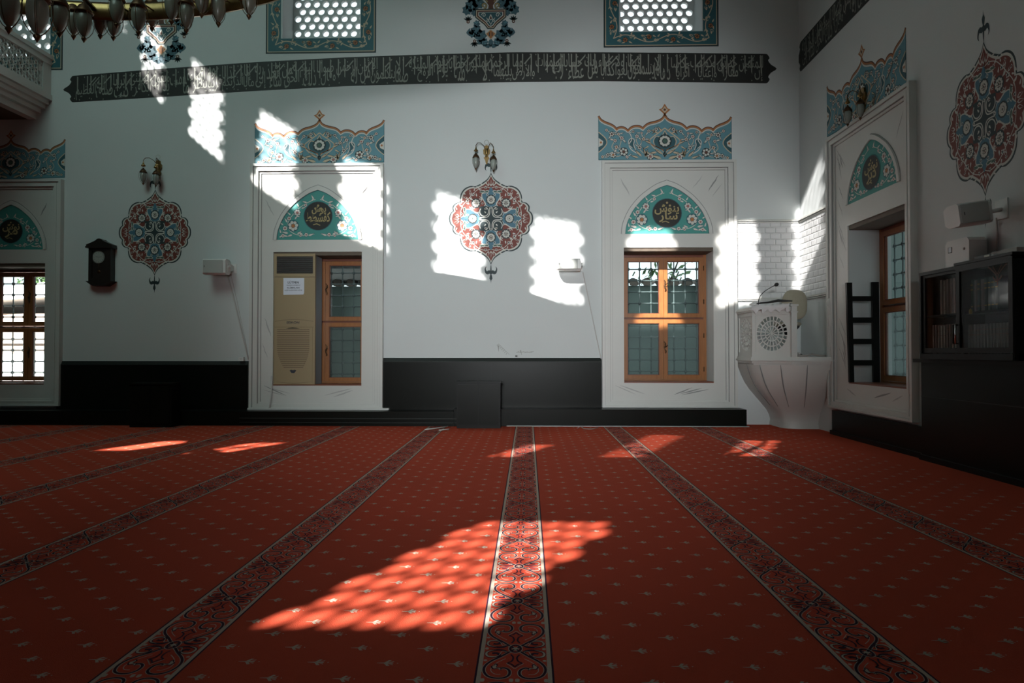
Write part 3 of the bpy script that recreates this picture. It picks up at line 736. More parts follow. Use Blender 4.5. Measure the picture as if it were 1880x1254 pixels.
# ---- crests over the windows
CREST = [[(0, .693), (.036, .634), (.115, .592), (.234, .560), (.29, .525), (.329, .482)], [(.329, .482), (.38, .512), (.45, .515), (.51, .490), (.554, .442)], [(.554, .442), (.60, .482), (.65, .497), (.70, .487), (.725, .462)], [(.725, .462), (.77, .512), (.83, .545), (.90, .572), (.966, .612), (1.0, .665)]]
def crest(fr, p_bl, p_br, p_top, label, yaw=0, kz=1.0):
    (ua, za), (ub, zb) = fr.px(*p_bl), fr.px(*p_br); uc = (ua + ub) / 2; hw = (ub - ua) / 2; zt = fr.px(*p_top)[1]
    ky = (zt - (za + zb) / 2) / .693 / hw * kz
    P = Paint(lambda x, y, n: fr.at(uc + x * hw, za + (zb - za) * (x + 1) / 2 + y * hw * ky, n))
    half = segs(CREST, 5); top = half + []
    outline = [(-a, b) for a, b in reversed(half)] + half[1:] + [(1.0, 0), (-1.0, 0)]
    edge = outline[:-2]
    P.poly(outline, 'p_sky', 0)
    P.stroke([(a, b + .012) for a, b in edge], .034, 'p_brown', 1); P.stroke([(a, b + .004) for a, b in edge], .022, 'p_orange', 2); P.stroke([(a, b - .022) for a, b in edge], .016, 'p_cream', 1)
    P.stroke([(-1, .004), (1, .004)], .012, 'p_border', 2); P.stroke([(1, 0), (1, .64)], .008, 'p_border', 2); P.stroke([(-1, 0), (-1, .64)], .008, 'p_border', 2)
    # finial
    P.stroke([(0, .68), (0, .74)], .016, 'p_orange', 2)
    fin = [(0, .69), (.028, .73), (.09, .785), (.045, .80), (0, .875), (-.045, .80), (-.09, .785), (-.028, .73)]
    P.poly(fin, 'p_orange', 2); P.poly([(a * .6, .78 + (b - .78) * .6) for a, b in fin], 'p_tan', 3); P.disc(0, .78, .02, 'p_brown', 4, 8)
    P.sym = S2
    # central heart
    heart = smooth([(0, .10), (.05, .17), (.14, .22), (.17, .30), (.13, .37), (.06, .36), (.02, .42), (0, .46)], 5)
    P.poly(heart + [(0, .10)], 'p_deep', 2); P.stroke(heart, .012, 'p_tan', 3)
    P.stroke(smooth([(0, .06), (.07, .14), (.17, .20), (.23, .30), (.18, .36), (.10, .42), (0, .50)], 5), .016, 'p_tan', 3)
    P.stroke(smooth([(.02, .16), (.10, .20), (.20, .25), (.26, .34)], 4), .014, 'p_orange', 3)
    P.poly([(0, .05), (.035, .10), (0, .16)], 'p_deep', 3)
    P.flower(0, .30, .095, 'p_cream', 'p_green', 4, 10, 'p_night', 0)
    for (x, y, a, l) in ((.04, .44, .9, .12), (.10, .42, .4, .13), (.20, .26, .4, .13), (.24, .22, -.5, .11), (.03, .10, .5, .15), (.12, .13, -.2, .15), (.22, .10, .4, .13), (.30, .05, 1.9, .14), (.27, .05, 1.2, .17), (.35, .06, .8, .16), (.05, .03, .3, .2), (.40, .04, .3, .14)):
        P.leaf(x, y, a, l, l * .3, 'p_cream', 3, 'p_night'); P.leaf(x, y, a, l * .85, l * .2, 'p_tan', 5)
    # paisleys and dividing stems
    P.stroke(smooth([(.556, .43), (.52, .40), (.50, .32), (.54, .24), (.50, .16), (.40, .10)], 5), .014, 'p_cream', 3)
    pa = smooth([(.44, .16), (.47, .24), (.46, .31), (.50, .34), (.545, .30), (.54, .24), (.49, .19)], 4)
    P.poly(pa, 'p_deep', 2); P.stroke(pa, .012, 'p_cream', 3)
    # side rosettes half hidden by the edge
    P.poly(smooth([(1, .12), (.93, .18), (.875, .26), (.90, .34), (1.0, .43)], 4), 'p_deep', 2); P.stroke(smooth([(1, .12), (.93, .18), (.875, .26), (.90, .34), (1.0, .43)], 4), .014, 'p_tan', 3)
    P.put([(1, .20), (.94, .23), (.93, .29), (1, .34)], [(0, 1, 2, 3)], 'p_cream', 4); P.disc(.965, .27, .018, 'p_orange', 5, 8)
    rnd = random.Random(11)
    fl = [(.13, .48, .030), (.24, .45, .028), (.32, .33, .032), (.42, .37, .032), (.38, .20, .034), (.22, .02, .05), (.62, .13, .062), (.65, .34, .034), (.75, .30, .030), (.73, .20, .034), (.80, .40, .038), (.88, .46, .026), (.70, .40, .026), (.86, .08, .032), (.78, .08, .045), (.94, .05, .026), (.57, .05, .026), (.48, .44, .024), (.35, .42, .022)]
    for (x, y, r) in fl:
        if y - r < 0.01: y = r + .012
        P.flower(x, y, r, 'p_cream', rnd.choice(('p_orange', 'p_brown', 'p_pink')), 4, 6, 'p_night')
        for q in range(2):
            a = rnd.uniform(0, 6.28); lx, ly = x + cos(a) * r * .9, y + sin(a) * r * .9
            if .01 < ly + sin(a) * .06 < .45 and lx + cos(a) * .06 < .97: P.leaf(lx, ly, a, .075, .026, 'p_cream', 3, 'p_night'); P.leaf(lx, ly, a, .062, .016, 'p_cream', 5)
    for pts in ([(.62, .13), (.68, .20), (.66, .30), (.70, .38), (.80, .41), (.88, .46)], [(.62, .13), (.72, .12), (.80, .20), (.75, .30)], [(.62, .13), (.70, .06), (.86, .08), (.95, .05)], [(.22, .05), (.34, .13), (.38, .20), (.33, .33), (.24, .44), (.13, .48)], [(.38, .2), (.43, .3), (.42, .37)]):
        P.stroke(smooth(pts, 4), .010, 'p_tan', 2)
    finish(P, 'crest_painting', fr.at(uc, za, 0), label)
crest(BW, (468, 304), (705, 298), (586, 222), 'light blue floral crest painted above the window with the air conditioner')
crest(BW, (1099, 294), (1343, 296), (1219, 212), 'light blue floral crest painted above the sunlit wooden window')
crest(BW, (-80, 333), (119, 326), (20, 258), 'dark shaded blue floral crest painted above the window at the left edge')
crest(RW, (1519, 252), (1664, 168), (1577, 104), 'blue floral crest painted on the side wall behind the brass wall lamp', kz=.92)

# ---- scalloped medallions
Q = 470.0
MED = [[(0, 500), (34, 440), (90, 395), (140, 368), (178, 352)], [(178, 352), (235, 355), (300, 325), (340, 265), (352, 180)], [(352, 180), (400, 168), (432, 130), (428, 85)], [(428, 85), (455, 60), (468, 30), (472, 0)]]
def medallion(fr, top, bot, left, right, label, tophook=True):
    (ut, zt), (ub, zb), (ul, zl) = fr.px(*top), fr.px(*bot), fr.px(*left); ur = fr.px(*right)[0] if right else 2 * ut - ul
    uc = (ul + ur) / 2; zc = (zt + zb) / 2; kx = (ur - ul) / 2 / 472; ky = (zt - zb) / 2 / 500
    P = Paint(lambda x, y, n: fr.at(uc + x * kx, zc + y * ky, n)); P.sym = S4
    q = segs(MED, 6)
    def quarter(pts, m, L): P.poly([(0, 0)] + list(reversed(pts)), m, L)
    def sc_(pts, s_): return [(a * s_, b * s_) for a, b in pts]
    quarter(q, 'p_night', 0); quarter(sc_(q, .965), 'p_cream', 1); quarter(sc_(q, .925), 'p_red', 2)
    # inner blue lobes
    lobe = smooth([(0, 330), (45, 285), (100, 270), (95, 215), (60, 165), (70, 130), (0, 120)], 5); P.poly(lobe + [(0, 120)], 'p_blue', 3); P.stroke(lobe, 9, 'p_cream', 4)
    lobe = smooth([(340, 0), (300, 45), (275, 100), (215, 95), (165, 60), (130, 70), (120, 0)], 5); P.poly(lobe + [(120, 0)], 'p_blue', 3); P.stroke(lobe, 9, 'p_cream', 4)
    P.poly([(0, 0), (0, 125), (70, 135), (130, 130), (135, 70), (125, 0)], 'p_night', 5)
    P.stroke(smooth([(14, 120), (14, 60), (30, 25), (60, 14), (120, 14)], 5), 9, 'p_cream', 7)
    P.stroke([(76 + 50 * cos(a), 76 + 50 * sin(a)) for a in [pi * .62 + 2 * pi * i / 20 * .8 for i in range(21)]], 9, 'p_cream', 7)
    P.disc(84, 84, 26, 'p_night', 6, 10); P.flower(60, 106, 15, 'p_cream', 'p_red', 7, 5); P.leaf(50, 55, .8, 52, 26, 'p_cream', 7, 'p_night')
    # large flowers
    for (x, y, r) in ((0, 205, 50), (205, 0, 48), (168, 168, 48)):
        P.flower(x, y, r, 'p_cream', 'p_red', 7, 9, 'p_night', 0.1); P.flower(x, y, r * .42, 'p_cream', 'p_green', 10, 5)
    for (x, y, r) in ((0, 120, 14), (120, 0, 14), (0, 305, 20), (60, 340, 17), (110, 300, 18), (200, 262, 20), (262, 195, 22), (300, 110, 18), (330, 55, 16), (40, 262, 16), (262, 40, 15), (120, 215, 14), (215, 120, 14), (95, 165, 12), (235, 300, 13), (300, 235, 13)):
        P.flower(x, y, r, 'p_cream', 'p_night', 6, 5)
    # leaves
    for (x, y, a, l) in ((0, 350, 1.57, 90), (26, 352, 1.25, 85), (55, 372, 2.0, 46), (352, 0, 0, 85), (352, 26, .3, 80), (372, 50, -.5, 40), (215, 262, .9, 62), (262, 215, .6, 62), (190, 300, 1.9, 40), (300, 190, -.3, 40), (330, 130, .9, 52), (130, 330, .6, 52), (60, 300, -.2, 88), (120, 310, .9, 44), (300, 60, 1.75, 88), (318, 118, 1.1, 44), (215, 205, .78, 50), (240, 160, .2, 46), (160, 240, 1.4, 46), (100, 240, -1.3, 56), (240, 100, 2.9, 56), (380, 95, 1.2, 44), (95, 372, .2, 40), (285, 262, .7, 40), (350, 190, 1.9, 34), (190, 345, -.2, 34)):
        P.leaf(x, y, a, l * .86, l * .34, 'p_cream', 6)
        if l > 60: P.leaf(x + cos(a) * l * .15, y + sin(a) * l * .15, a, l * .7, l * .2, 'p_green' if abs(x - y) > 200 and l > 80 and (x == 60 or y == 60) else 'p_red', 8)
    for (x, y, a, l) in ((10, 300, -.2, 110), (300, 10, 1.77, 110)): P.leaf(x, y, a, l, 30, 'p_green', 7, 'p_cream')
    P.poly([(0, 268), (26, 305), (0, 345)], 'p_blue', 9); P.poly([(268, 0), (305, 26), (345, 0)], 'p_blue', 9)
    for pts in ([(0, 330), (60, 345), (140, 320), (205, 265), (262, 205), (318, 140), (340, 60), (330, 0)], [(168, 168), (215, 215), (240, 280)], [(168, 168), (110, 190), (100, 250)], [(168, 168), (190, 110), (250, 100)], [(120, 14), (150, 60), (215, 90), (240, 130)], [(14, 120), (60, 150), (90, 215), (130, 240)]):
        P.stroke(smooth(pts, 5), 6.5, 'p_cream', 5)
    # hooks of the finials
    P.sym = [(1, -1), (-1, -1)] + ([(1, 1), (-1, 1)] if tophook else [])
    P.poly([(0, 490), (5, 520), (9, 575), (0, 580)], 'p_night', 2)
    P.poly(smooth([(0, 575), (20, 560), (45, 570), (58, 545), (50, 520), (70, 545), (62, 590), (38, 605), (15, 598), (0, 610)], 4), 'p_night', 2)
    P.poly([(0, 590), (13, 625), (17, 650), (4, 672), (0, 705)], 'p_night', 2)
    return finish(P, 'medallion_painting', fr.at(uc, zb, 0), label, group='scalloped medallions on the walls')
medallion(BW, (901, 317), (901, 486), (824, 402), (979, 402), 'red and blue scalloped medallion painting partly in sunlight between the two windows')
medallion(BW, (287, 348), (281, 506), (218, 427), (351, 424), 'red scalloped medallion painting in the shade between wall clock and white loudspeaker')
medallion(RW, (1806, 76), (1824, 356), (1738, 250), None, 'large shaded scalloped medallion painting on the side wall above the bookcase')

# ---- upper painted bouquets
def bouquet(cx, ybot, k, label):
    u, z = BW.px(cx, ybot); s_ = k / 127.8
    P = Paint(lambda x, y, n: BW.at(u + x * s_, z + y * s_, n)); P.sym = S2
    rnd = random.Random(5)
    for (x, y, r) in ((18, 22, 12), (27, 30, 12), (34, 26, 8), (26, 44, 7), (12, 10, 8), (36, 78, 13), (44, 70, 10), (30, 66, 8), (24, 84, 13), (38, 96, 12), (20, 100, 14), (40, 112, 9)):
        pts = [(x + r * (1 + .35 * (i % 2) - .1) * .8 * cos(2 * pi * i / 14), y + r * (1 + .35 * (i % 2)) * .8 * sin(2 * pi * i / 14)) for i in range(14)]
        P.poly(pts, 'p_leafblue', 0)
        for q in range(5): P.disc(x + rnd.uniform(-.5, .5) * r, y + rnd.uniform(-.5, .5) * r, 1.2, 'p_sky', 1, 6)
    for (x, y, a) in ((0, 0, 0), (16, 4, .6), (42, 20, 1.8)): P.leaf(x, y + 3, a, 14, 9, 'p_leafblue', 0)
    P.poly([(0, -1), (5, 10), (0, 18)], 'p_leafblue', 0)
    for (x, y) in ((30, 12), (42, 48)):
        P.disc(x, y, 3.2, 'p_brown', 2, 8); P.disc(x, y, 1.4, 'p_cream', 3, 6)
        for i in range(5): P.leaf(x, y + (3 if y > 30 else -3), (1.57 if y > 30 else -1.57) + (i - 2) * .6, 9, 4, 'p_night', 1)
    body = [(0, 34), (6, 34), (12, 42), (22, 50), (29, 56), (29, 72), (0, 72)]
    P.poly(body, 'p_night', 3); P.poly([(0, 36), (5, 36), (11, 44), (21, 52), (27, 57), (27, 70), (0, 70)], 'p_tan', 4); P.poly([(0, 37), (4.5, 37.5), (10, 45), (20, 53), (25.6, 58), (25.6, 68.6), (0, 68.6)], 'p_brown', 5)
    P.poly([(0, 38), (4, 40), (9, 47), (18, 55), (23, 59), (23, 66), (0, 66)], 'p_cream', 6); P.poly([(0, 40), (3, 41), (8, 48), (17, 56), (21.5, 60), (21.5, 65), (0, 65)], 'p_deep', 7)
    P.spiral(13, 60, 4.5, 0, 1.2, 1.2, 'p_cream', 8); P.leaf(0, 50, 1.57, 12, 7, 'p_brown', 8, 'p_cream'); P.spiral(6, 50, 3, 2, 1, 1, 'p_cream', 8); P.stroke([(0, 42), (4, 50), (8, 55)], 1, 'p_cream', 8)
    P.poly([(0, 14), (10, 25), (0, 34)], 'p_tan', 4); P.poly([(0, 16), (8, 25), (0, 32)], 'p_orange', 5); P.stroke([(2.5, 21), (2.5, 28)], 1.4, 'p_night', 6)
    P.poly([(0, 72), (5, 72), (4, 78), (12, 90), (0, 100)], 'p_brown', 3); P.spiral(13, 78, 6, -1.6, 1.1, 1.8, 'p_gold', 6, -1); P.spiral(13, 78, 6, -1.6, 1.1, 3.4, 'p_night', 5, -1)
    P.stroke([(6, 84), (14, 100), (24, 112)], 2, 'p_gold', 5)
    return finish(P, 'bouquet_painting', BW.at(u, z, 0), label)
bouquet(901, 87, 1.0, 'vase and leaves painting in plain view above the middle of the long script band')
bouquet(296, 116, 1.03, 'vase and leaves painting half hidden behind the chandelier lamps')

# ---- painted borders of the upper windows
def upper_border(fr, hole, du0, du1, dz, label, zt=7.6):
    u0, u1, z0, z1 = hole; P = Paint(lambda x, y, n: fr.at(x, y, n)); a0, a1, b0 = u0 - du0, u1 + du1, z0 - dz
    def frame_strip(o, i, m, L):
        for (p, q, r, t) in ((a0 + o, a0 + i, b0 + o, zt), (a1 - i, a1 - o, b0 + o, zt), (a0 + i, a1 - i, b0 + o, b0 + i)):
            P.put([(p, r), (q, r), (q, t), (p, t)], [(0, 1, 2, 3)], m, L)
    frame_strip(0, .022, 'p_night', 0); frame_strip(.022, .034, 'p_tan', 0); frame_strip(.034, min(du0, du1, dz) - .002, 'p_border', 0)
    def run(p, q, w, flip):
        L = (Vector(q) - Vector(p)).length; d = (Vector(q) - Vector(p)) / L; nrm = Vector((-d.y, d.x)); n = max(2, round(L / .34)); T = lambda s_, t_: tuple(Vector(p) + d * s_ + nrm * t_)
        wav = [T(L * i / (n * 12), w * .30 * sin(pi * i / 12) * flip) for i in range(n * 12 + 1)]
        P.stroke(wav, .013, 'p_tan', 1)
        for i in range(n):
            c = L * (i + .5) / n; s_ = 1 if i % 2 == 0 else -1
            P.flower(*T(c, -s_ * flip * w * .12), .036, 'p_orange', 'p_brown', 2, 6, 'p_night')
            P.spiral(*T(c + .09, s_ * flip * w * .12), .036, .5, .9, .008, 'p_tan', 2, s_)
            for (dx, dy, a) in ((-.09, .1, .6), (.05, -.25, -.5), (.12, -.1, .9), (-.04, .22, 2.5), (.0, -.3, 3.4), (-.12, -.2, .2), (.08, .28, 1.2), (.14, .2, 2.8)):
                x, y = T(c + dx, s_ * flip * w * dy); P.leaf(x, y, atan2(d.y, d.x) + a, .06, .022, 'p_tan', 2)
            P.spiral(*T(c - .08, -s_ * flip * w * .22), .028, 2.5, .9, .007, 'p_tan', 2, -s_)
    m_ = (du0 + .034) / 2; m1 = (du1 + .034) / 2; mb_ = (dz + .034) / 2; w = dz - .05
    run((a0 + m_, b0 + mb_), (a1 - m1, b0 + mb_), w, 1); run((a0 + m_, b0 + mb_), (a0 + m_, zt), w, -1); run((a1 - m1, b0 + mb_), (a1 - m1, zt), w, 1)
    return finish(P, 'window_border_painting', fr.at(u0, b0, 0), label)
upper_border(BW, HOLE_A2, .245, .235, .225, 'dark teal scroll border around the upper window above the air conditioner bay')
upper_border(BW, HOLE_B2, .245, .235, .225, 'dark teal scroll border around the upper window above the sunlit wooden window')
upper_border(BW, HOLE_L2, .21, .19, .20, 'dark teal scroll border around the upper window behind the gallery railing')
upper_border(RW, HOLE_R2, .245, .235, .225, 'dark scroll border corner on the side wall above the steep script band')

# ---- script bands
VERSE = ('إن للمتقين مفازا حدائق وأعنابا وكواعب أترابا وكأسا دهاقا لا يسمعون فيها لغوا ولا كذابا جزاء من ربك عطاء حسابا رب السموات والأرض وما بينهما الرحمن لا يملكون منه خطابا '
         'يوم يقوم الروح والملئكة صفا لا يتكلمون إلا من أذن له الرحمن وقال صوابا ذلك اليوم الحق فمن شاء اتخذ إلى ربه مأبا إنا أنذرنكم عذابا قريبا يوم ينظر المرء ما قدمت يداه ويقول الكافر يليتني كنت ترابا صدق الله العظيم').split()
def band(fr, tops, bots, words, label, ends=(1, 1), flip=False):
    T = [fr.px(*p) for p in tops]; B = [fr.px(*p) for p in bots]
    u0, u1 = T[0][0], T[-1][0]
    def li(arr, u):
        for i in range(len(arr) - 1):
            if u <= arr[i + 1][0] or i == len(arr) - 2:
                t = (u - arr[i][0]) / (arr[i + 1][0] - arr[i][0]); return arr[i][1] + (arr[i + 1][1] - arr[i][1]) * t
    P = Paint(lambda x, y, n: fr.at(x, li(B, x) + (li(T, x) - li(B, x)) * y, n)); L = u1 - u0; n = 60
    xs = [u0 + L * i / n for i in range(n + 1)]
    V = [(x, 0) for x in xs] + [(x, 1) for x in xs]
    P.put(V, [(i, i + 1, n + 2 + i, n + 1 + i) for i in range(n)], 'p_black', 0)
    for e, x, d in ((ends[0], u0, -1), (ends[1], u1, 1)):
        if e:
            cap = smooth([(x, 0), (x + d * .03, .02), (x + d * .06, .14), (x + d * .04, .22), (x + d * .08, .36), (x + d * .16, .5), (x + d * .08, .64), (x + d * .04, .78), (x + d * .06, .86), (x + d * .03, .98), (x, 1)], 3)
            P.poly(cap, 'p_black', 0); P.leaf(x + d * .02, .42, 1.3 if d > 0 else 1.8, .0, .0, 'p_script', 1)
            for q in (0.22, .78): P.spiral(x + d * .02, q, .0001, 0, 1, .004, 'p_script', 1)
    pairs = [words[i:i + 2] for i in range(0, len(words), 2)]
    wd = []
    for p in pairs:
        ws = [text2d(shape(w))[2] * .8 + .12 for w in p]; wd.append(max(max(ws), .62 * sum(ws)))
    tot = sum(wd); x = u1 - .03; K = (L - .06) / tot; rnd = random.Random(2)
    for p, w in zip(pairs, wd):
        w *= K; a = x - w
        for j, wo in enumerate(p):
            v, f, tw, th = text2d(shape(wo)); wpx = min(w * .98, (tw * .8 + .12) * K)
            x1_ = x - .008 if j == 0 else a + wpx + .004
            y0_, y1_ = ((.07, .66) if j == 0 else (.38, .95))
            write(P, shape(wo), x1_ - wpx, x1_, y0_, y1_, 'p_script', 1 + j, 1, .0)
        # tall strokes, slanted bars and pointing marks of the stacked hand
        k = 0
        for i in range(max(1, int(w / .10))):
            q = a + w * (i + rnd.uniform(.2, .8)) / max(1, int(w / .10))
            P.put([(q - .006, .30 + rnd.uniform(0, .1)), (q + .006, .30), (q + .010, .93), (q - .008, .96)], [(0, 1, 2, 3)], 'p_script', 3)
            if rnd.random() < .5: P.put([(q + .02, .62), (q + .035, .60), (q + .13, .86), (q + .12, .89)], [(0, 1, 2, 3)], 'p_script', 3)
            for _ in range(2):
                c, y = q + rnd.uniform(-.05, .05), rnd.choice((rnd.uniform(.05, .15), rnd.uniform(.8, .93), rnd.uniform(.4, .6)))
                P.put([(c - .008, y), (c, y - .03), (c + .008, y), (c, y + .03)], [(0, 1, 2, 3)], 'p_script', 3)
        x = a
    return finish(P, 'script_band', fr.at(u0, B[0][1], 0), label)
band(BW, [(136, 139), (300, 126), (470, 114), (640, 105), (780, 100), (940, 96), (1100, 96), (1250, 97), (1405, 99)], [(133, 188), (300, 178), (470, 167), (640, 158), (780, 154), (940, 151), (1100, 149), (1250, 151), (1408, 153)], VERSE, 'long black band of pale Arabic script running across the whole back wall')
band(RW, [(1471, 76), (1536, 0), (1700, -188)], [(1472, 130), (1597, 0), (1757, -166)], VERSE[30:52], 'short black band of Arabic script rising steeply on the side wall', ends=(1, 0))

# ---- scuffs on the wall
P = Paint(lambda x, y, n: BW.at(x, y, n)); u, z = BW.px(912, 652); rnd = random.Random(1)
for i in range(7): P.stroke([(u + .0 + i * .022, z + .14 - i * .022), (u + .03 + i * .02, z + .16 - i * .02), (u + .05 + i * .022, z + .13 - i * .02), (u + .03 + i * .024, z + .10 - i * .015)], .008, 'p_stain', 0, taper=True)
P.stroke([(u + .02, z + .14), (u + .03, z + .05)], .02, 'p_stain', 1, taper=True)
finish(P, 'scuff_mark', BW.at(u, z, 0), 'curved grey scuff mark on the white wall just above the dark panelling', 'stain')
P = Paint(lambda x, y, n: BW.at(x, y, n))
for i in range(9): P.stroke([(u + .28 + i * .026, z + .04 + rnd.uniform(-.006, .006)), (u + .32 + i * .026, z + .045 + rnd.uniform(-.006, .01))], .006, 'p_stain', 0)
P.stroke([(u + .34, z + .07), (u + .36, z + .0)], .016, 'p_stain', 1, taper=True)
finish(P, 'scuff_mark', BW.at(u, z, 0), 'fainter flat scuff mark right of the curved grey scuff above the dark panelling', 'stain')

# ================================================================== WALL LAMPS
def lamp_pieces(c, k, gm, parent, name):
    """hanging lantern: c is the top of its cap, k its scale"""
    c = Vector(c); mb = MB()
    mb.lathe([(.004 * k, .03 * k), (.010 * k, .025 * k), (.016 * k, .008 * k), (.036 * k, -.006 * k), (.050 * k, -.03 * k), (.062 * k, -.052 * k), (.066 * k, -.062 * k), (.058 * k, -.068 * k), (.002 * k, -.066 * k)], c, 'brass_dark', 12)
    for i in range(4):
        a = i * pi / 2 + .5; P_ = []
        for (r, h) in ((.062, -.06), (.071, -.10), (.072, -.15), (.060, -.20), (.036, -.24), (.012, -.262)): P_.append(c + Vector((r * k * cos(a), r * k * sin(a), h * k)))
        mb.tube(P_, .0028 * k, 'brass_dark', 4)
    mb.lathe([(.002, -.248 * k), (.016 * k, -.256 * k), (.020 * k, -.268 * k), (.012 * k, -.280 * k), (.006 * k, -.29 * k), (.001, -.30 * k)], c, 'brass_dark', 10)
    o = obj(name, mb, parent, loc=c)
    mb = MB(); mb.lathe([(.040 * k, -.064 * k), (.052 * k, -.09 * k), (.055 * k, -.13 * k), (.050 * k, -.17 * k), (.038 * k, -.21 * k), (.022 * k, -.238 * k), (.008 * k, -.252 * k)], c, gm, 14)
    obj('lamp_glass', mb, o)
    return o
def sconce(fr, cx, cy, label, s_=1.0, lo=-.145, ro=.105):
    u, z = fr.px(cx, cy); t = thing('wall_lamp', label, 'lamp', fr.at(u, z - .12, 0), 'brass wall lamps'); mb = MB()
    out = [(0, .085), (.028, .07), (.034, .03), (.05, .015), (.046, -.04), (.026, -.055), (.024, -.085), (.04, -.10), (.022, -.13), (.014, -.17), (0, -.20)]
    pts = [fr.at(u + a * s_, z + b * s_, .004) for a, b in out] + [fr.at(u - a * s_, z + b * s_, .004) for a, b in reversed(out[1:-1])]
    mb.prism(pts, fr.at(0, 0, .022) - fr.at(0, 0, 0), 'brass')
    mb.lathe([(.0, .03), (.018, .026), (.024, .0), (.018, -.04), (.010, -.075), (.016, -.09), (.0, -.10)], fr.at(u, z, .035), 'brass', 12)
    obj('backplate', mb, t)
    mb = MB(); mb.tube([fr.at(u + .032 * cos(a), z + .125 + .032 * sin(a), .03) for a in [2 * pi * i / 20 for i in range(21)]], .003, 'crystal', 6); obj('ring', mb, t)
    for off, dz in ((lo, 0), (ro, -.028)):
        d = 1 if off > 0 else -1; mb = MB()
        path = [(.02 * d, .02, .04), (.035 * d, .06, .07), (off * .55, .092, .10), (off * .85, .085 + dz, .12), (off, .05 + dz, .13), (off, .015 + dz, .13)]
        P3 = [Vector(fr.at(u + a, z + b, n)) for a, b, n in path]; q = []
        for i in range(len(P3) - 1):
            for k in range(3): q.append(P3[i].lerp(P3[i + 1], k / 3))
        q.append(P3[-1]); mb.tube(q, .0045, 'brass_dark', 6)
        e = fr.at(u + off, z + .015 + dz, .13); mb.lathe([(.003, .02), (.008, .0), (.014, -.02), (.030, -.042), (.030, -.05), (.012, -.058), (.002, -.062)], e, 'brass', 12)
        for w in (-.012, .012): mb.tube([Vector(e) + Vector((w, 0, -.055)), Vector(e) + Vector((w, 0, -.10))], .002, 'brass', 4)
        obj('arm', mb, t)
        lamp_pieces(Vector(e) + Vector((0, 0, -.095)), .78, 'sconce_glass', t, 'lantern')
    return t
sconce(BW, 893.5, 278, 'brass wall lamp with two hanging lanterns above the partly sunlit medallion')
sconce(BW, 292, 305, 'brass wall lamp with two hanging lanterns above the shaded medallion near the clock', lo=-.155, ro=.03)
sconce(RW, 1587, 176, 'brass wall lamp with white glass on the side wall over the window cornice', 1.2, lo=-.13, ro=.16)

# ================================================================== CHANDELIER
t = thing('chandelier', 'huge brass ring chandelier hung with many glass lanterns at upper left', 'chandelier', (XC, YC, 4.19)); CH = t
RR = 3.64; mb = MB()
mb.lathe([(RR, 4.19), (RR + .03, 4.20), (RR + .035, 4.215), (RR + .01, 4.23), (RR + .01, 4.32), (RR + .035, 4.335), (RR + .03, 4.35), (RR, 4.36), (RR - .02, 4.33), (RR - .02, 4.21), (RR, 4.19)], (XC, YC, 0), 'brass', 96)
for k in range(40):
    a = 2 * pi * k / 40; c = Vector((XC + (RR - .03) * cos(a), YC + (RR - .03) * sin(a), 4.275)); mb.lathe([(0, -.03), (.02, -.02), (.028, 0), (.02, .02), (0, .03)], c, 'brass', 8)
obj('ring_band', mb, t)
mb = MB()
for k in range(12):
    a = 2 * pi * k / 12 + .1; mb.tube([(XC + .3 * cos(a), YC + .3 * sin(a), 4.55), (XC + 2.0 * cos(a), YC + 2.0 * sin(a), 4.36), (XC + RR * cos(a), YC + RR * sin(a), 4.28)], .022, 'brass_dark', 6)
mb.lathe([(1.9, 4.30), (1.96, 4.33), (1.96, 4.40), (1.9, 4.42), (1.9, 4.30)], (XC, YC, 0), 'brass', 64)
obj('spokes', mb, t)
mb = MB()
for k in range(12):
    a = 2 * pi * k / 12 + .1; mb.tube([(XC + 1.93 * cos(a), YC + 1.93 * sin(a), 4.42), (XC, YC, 9.0)], .008, 'brass_dark', 5)
mb.tube([(XC, YC, 4.5), (XC, YC, 14.9)], .03, 'brass_dark', 6); obj('hanging_chain', mb, t)
mb = MB(); mb.lathe([(0, 4.35), (.2, 4.4), (.34, 4.5), (.3, 4.62), (.1, 4.7), (.04, 4.9)], (XC, YC, 0), 'brass', 24); obj('hub', mb, t)
proto = None
for (px, py, Y) in ((68, 77, 3.9), (16, 62, 4.2), (109, 69, 5.2), (135, 73, 6.05), (154, 78, 5.6), (184, 72, 6.2), (208, 75, 6.15), (214, 52, 5.9), (254, 66, 5.85), (279, 58, 6.3), (315, 46, 5.9), (342, 62, 5.8), (370, 33, 5.7), (401, 50, 5.8), (457, 36, 5.75)):
    d = ray(px, py); p = EYE + d * (Y / d.y); top = Vector((p.x, p.y, p.z + .33))
    if proto is None:
        proto = lamp_pieces(top, 1.12, 'lamp_glass', t, 'lantern')
    else:
        c = proto.copy(); C.objects.link(c); c.parent = t; c.location = top - Vector(t.location); c.rotation_euler = (0, 0, px * .37)
        for g in proto.children:
            g2 = g.copy(); C.objects.link(g2); g2.parent = c
    mb = MB(); zt = 4.24 if abs((Vector((p.x - XC, p.y - YC))).length - RR) < .35 else 4.33
    for w in (-.02, .02): mb.tube([top + Vector((w * .3, 0, .02)), (p.x + w, p.y, zt)], .0035, 'brass_dark', 4)
    r = (Vector((p.x - XC, p.y - YC))).length; v = Vector((p.x - XC, p.y - YC, 0)).normalized(); mb.tube([(p.x, p.y, zt), (XC + v.x * (RR if abs(r - RR) < .35 else 1.93), YC + v.y * (RR if abs(r - RR) < .35 else 1.93), zt + .03)], .008, 'brass_dark', 5)
    obj('lantern_hanger', mb, t)

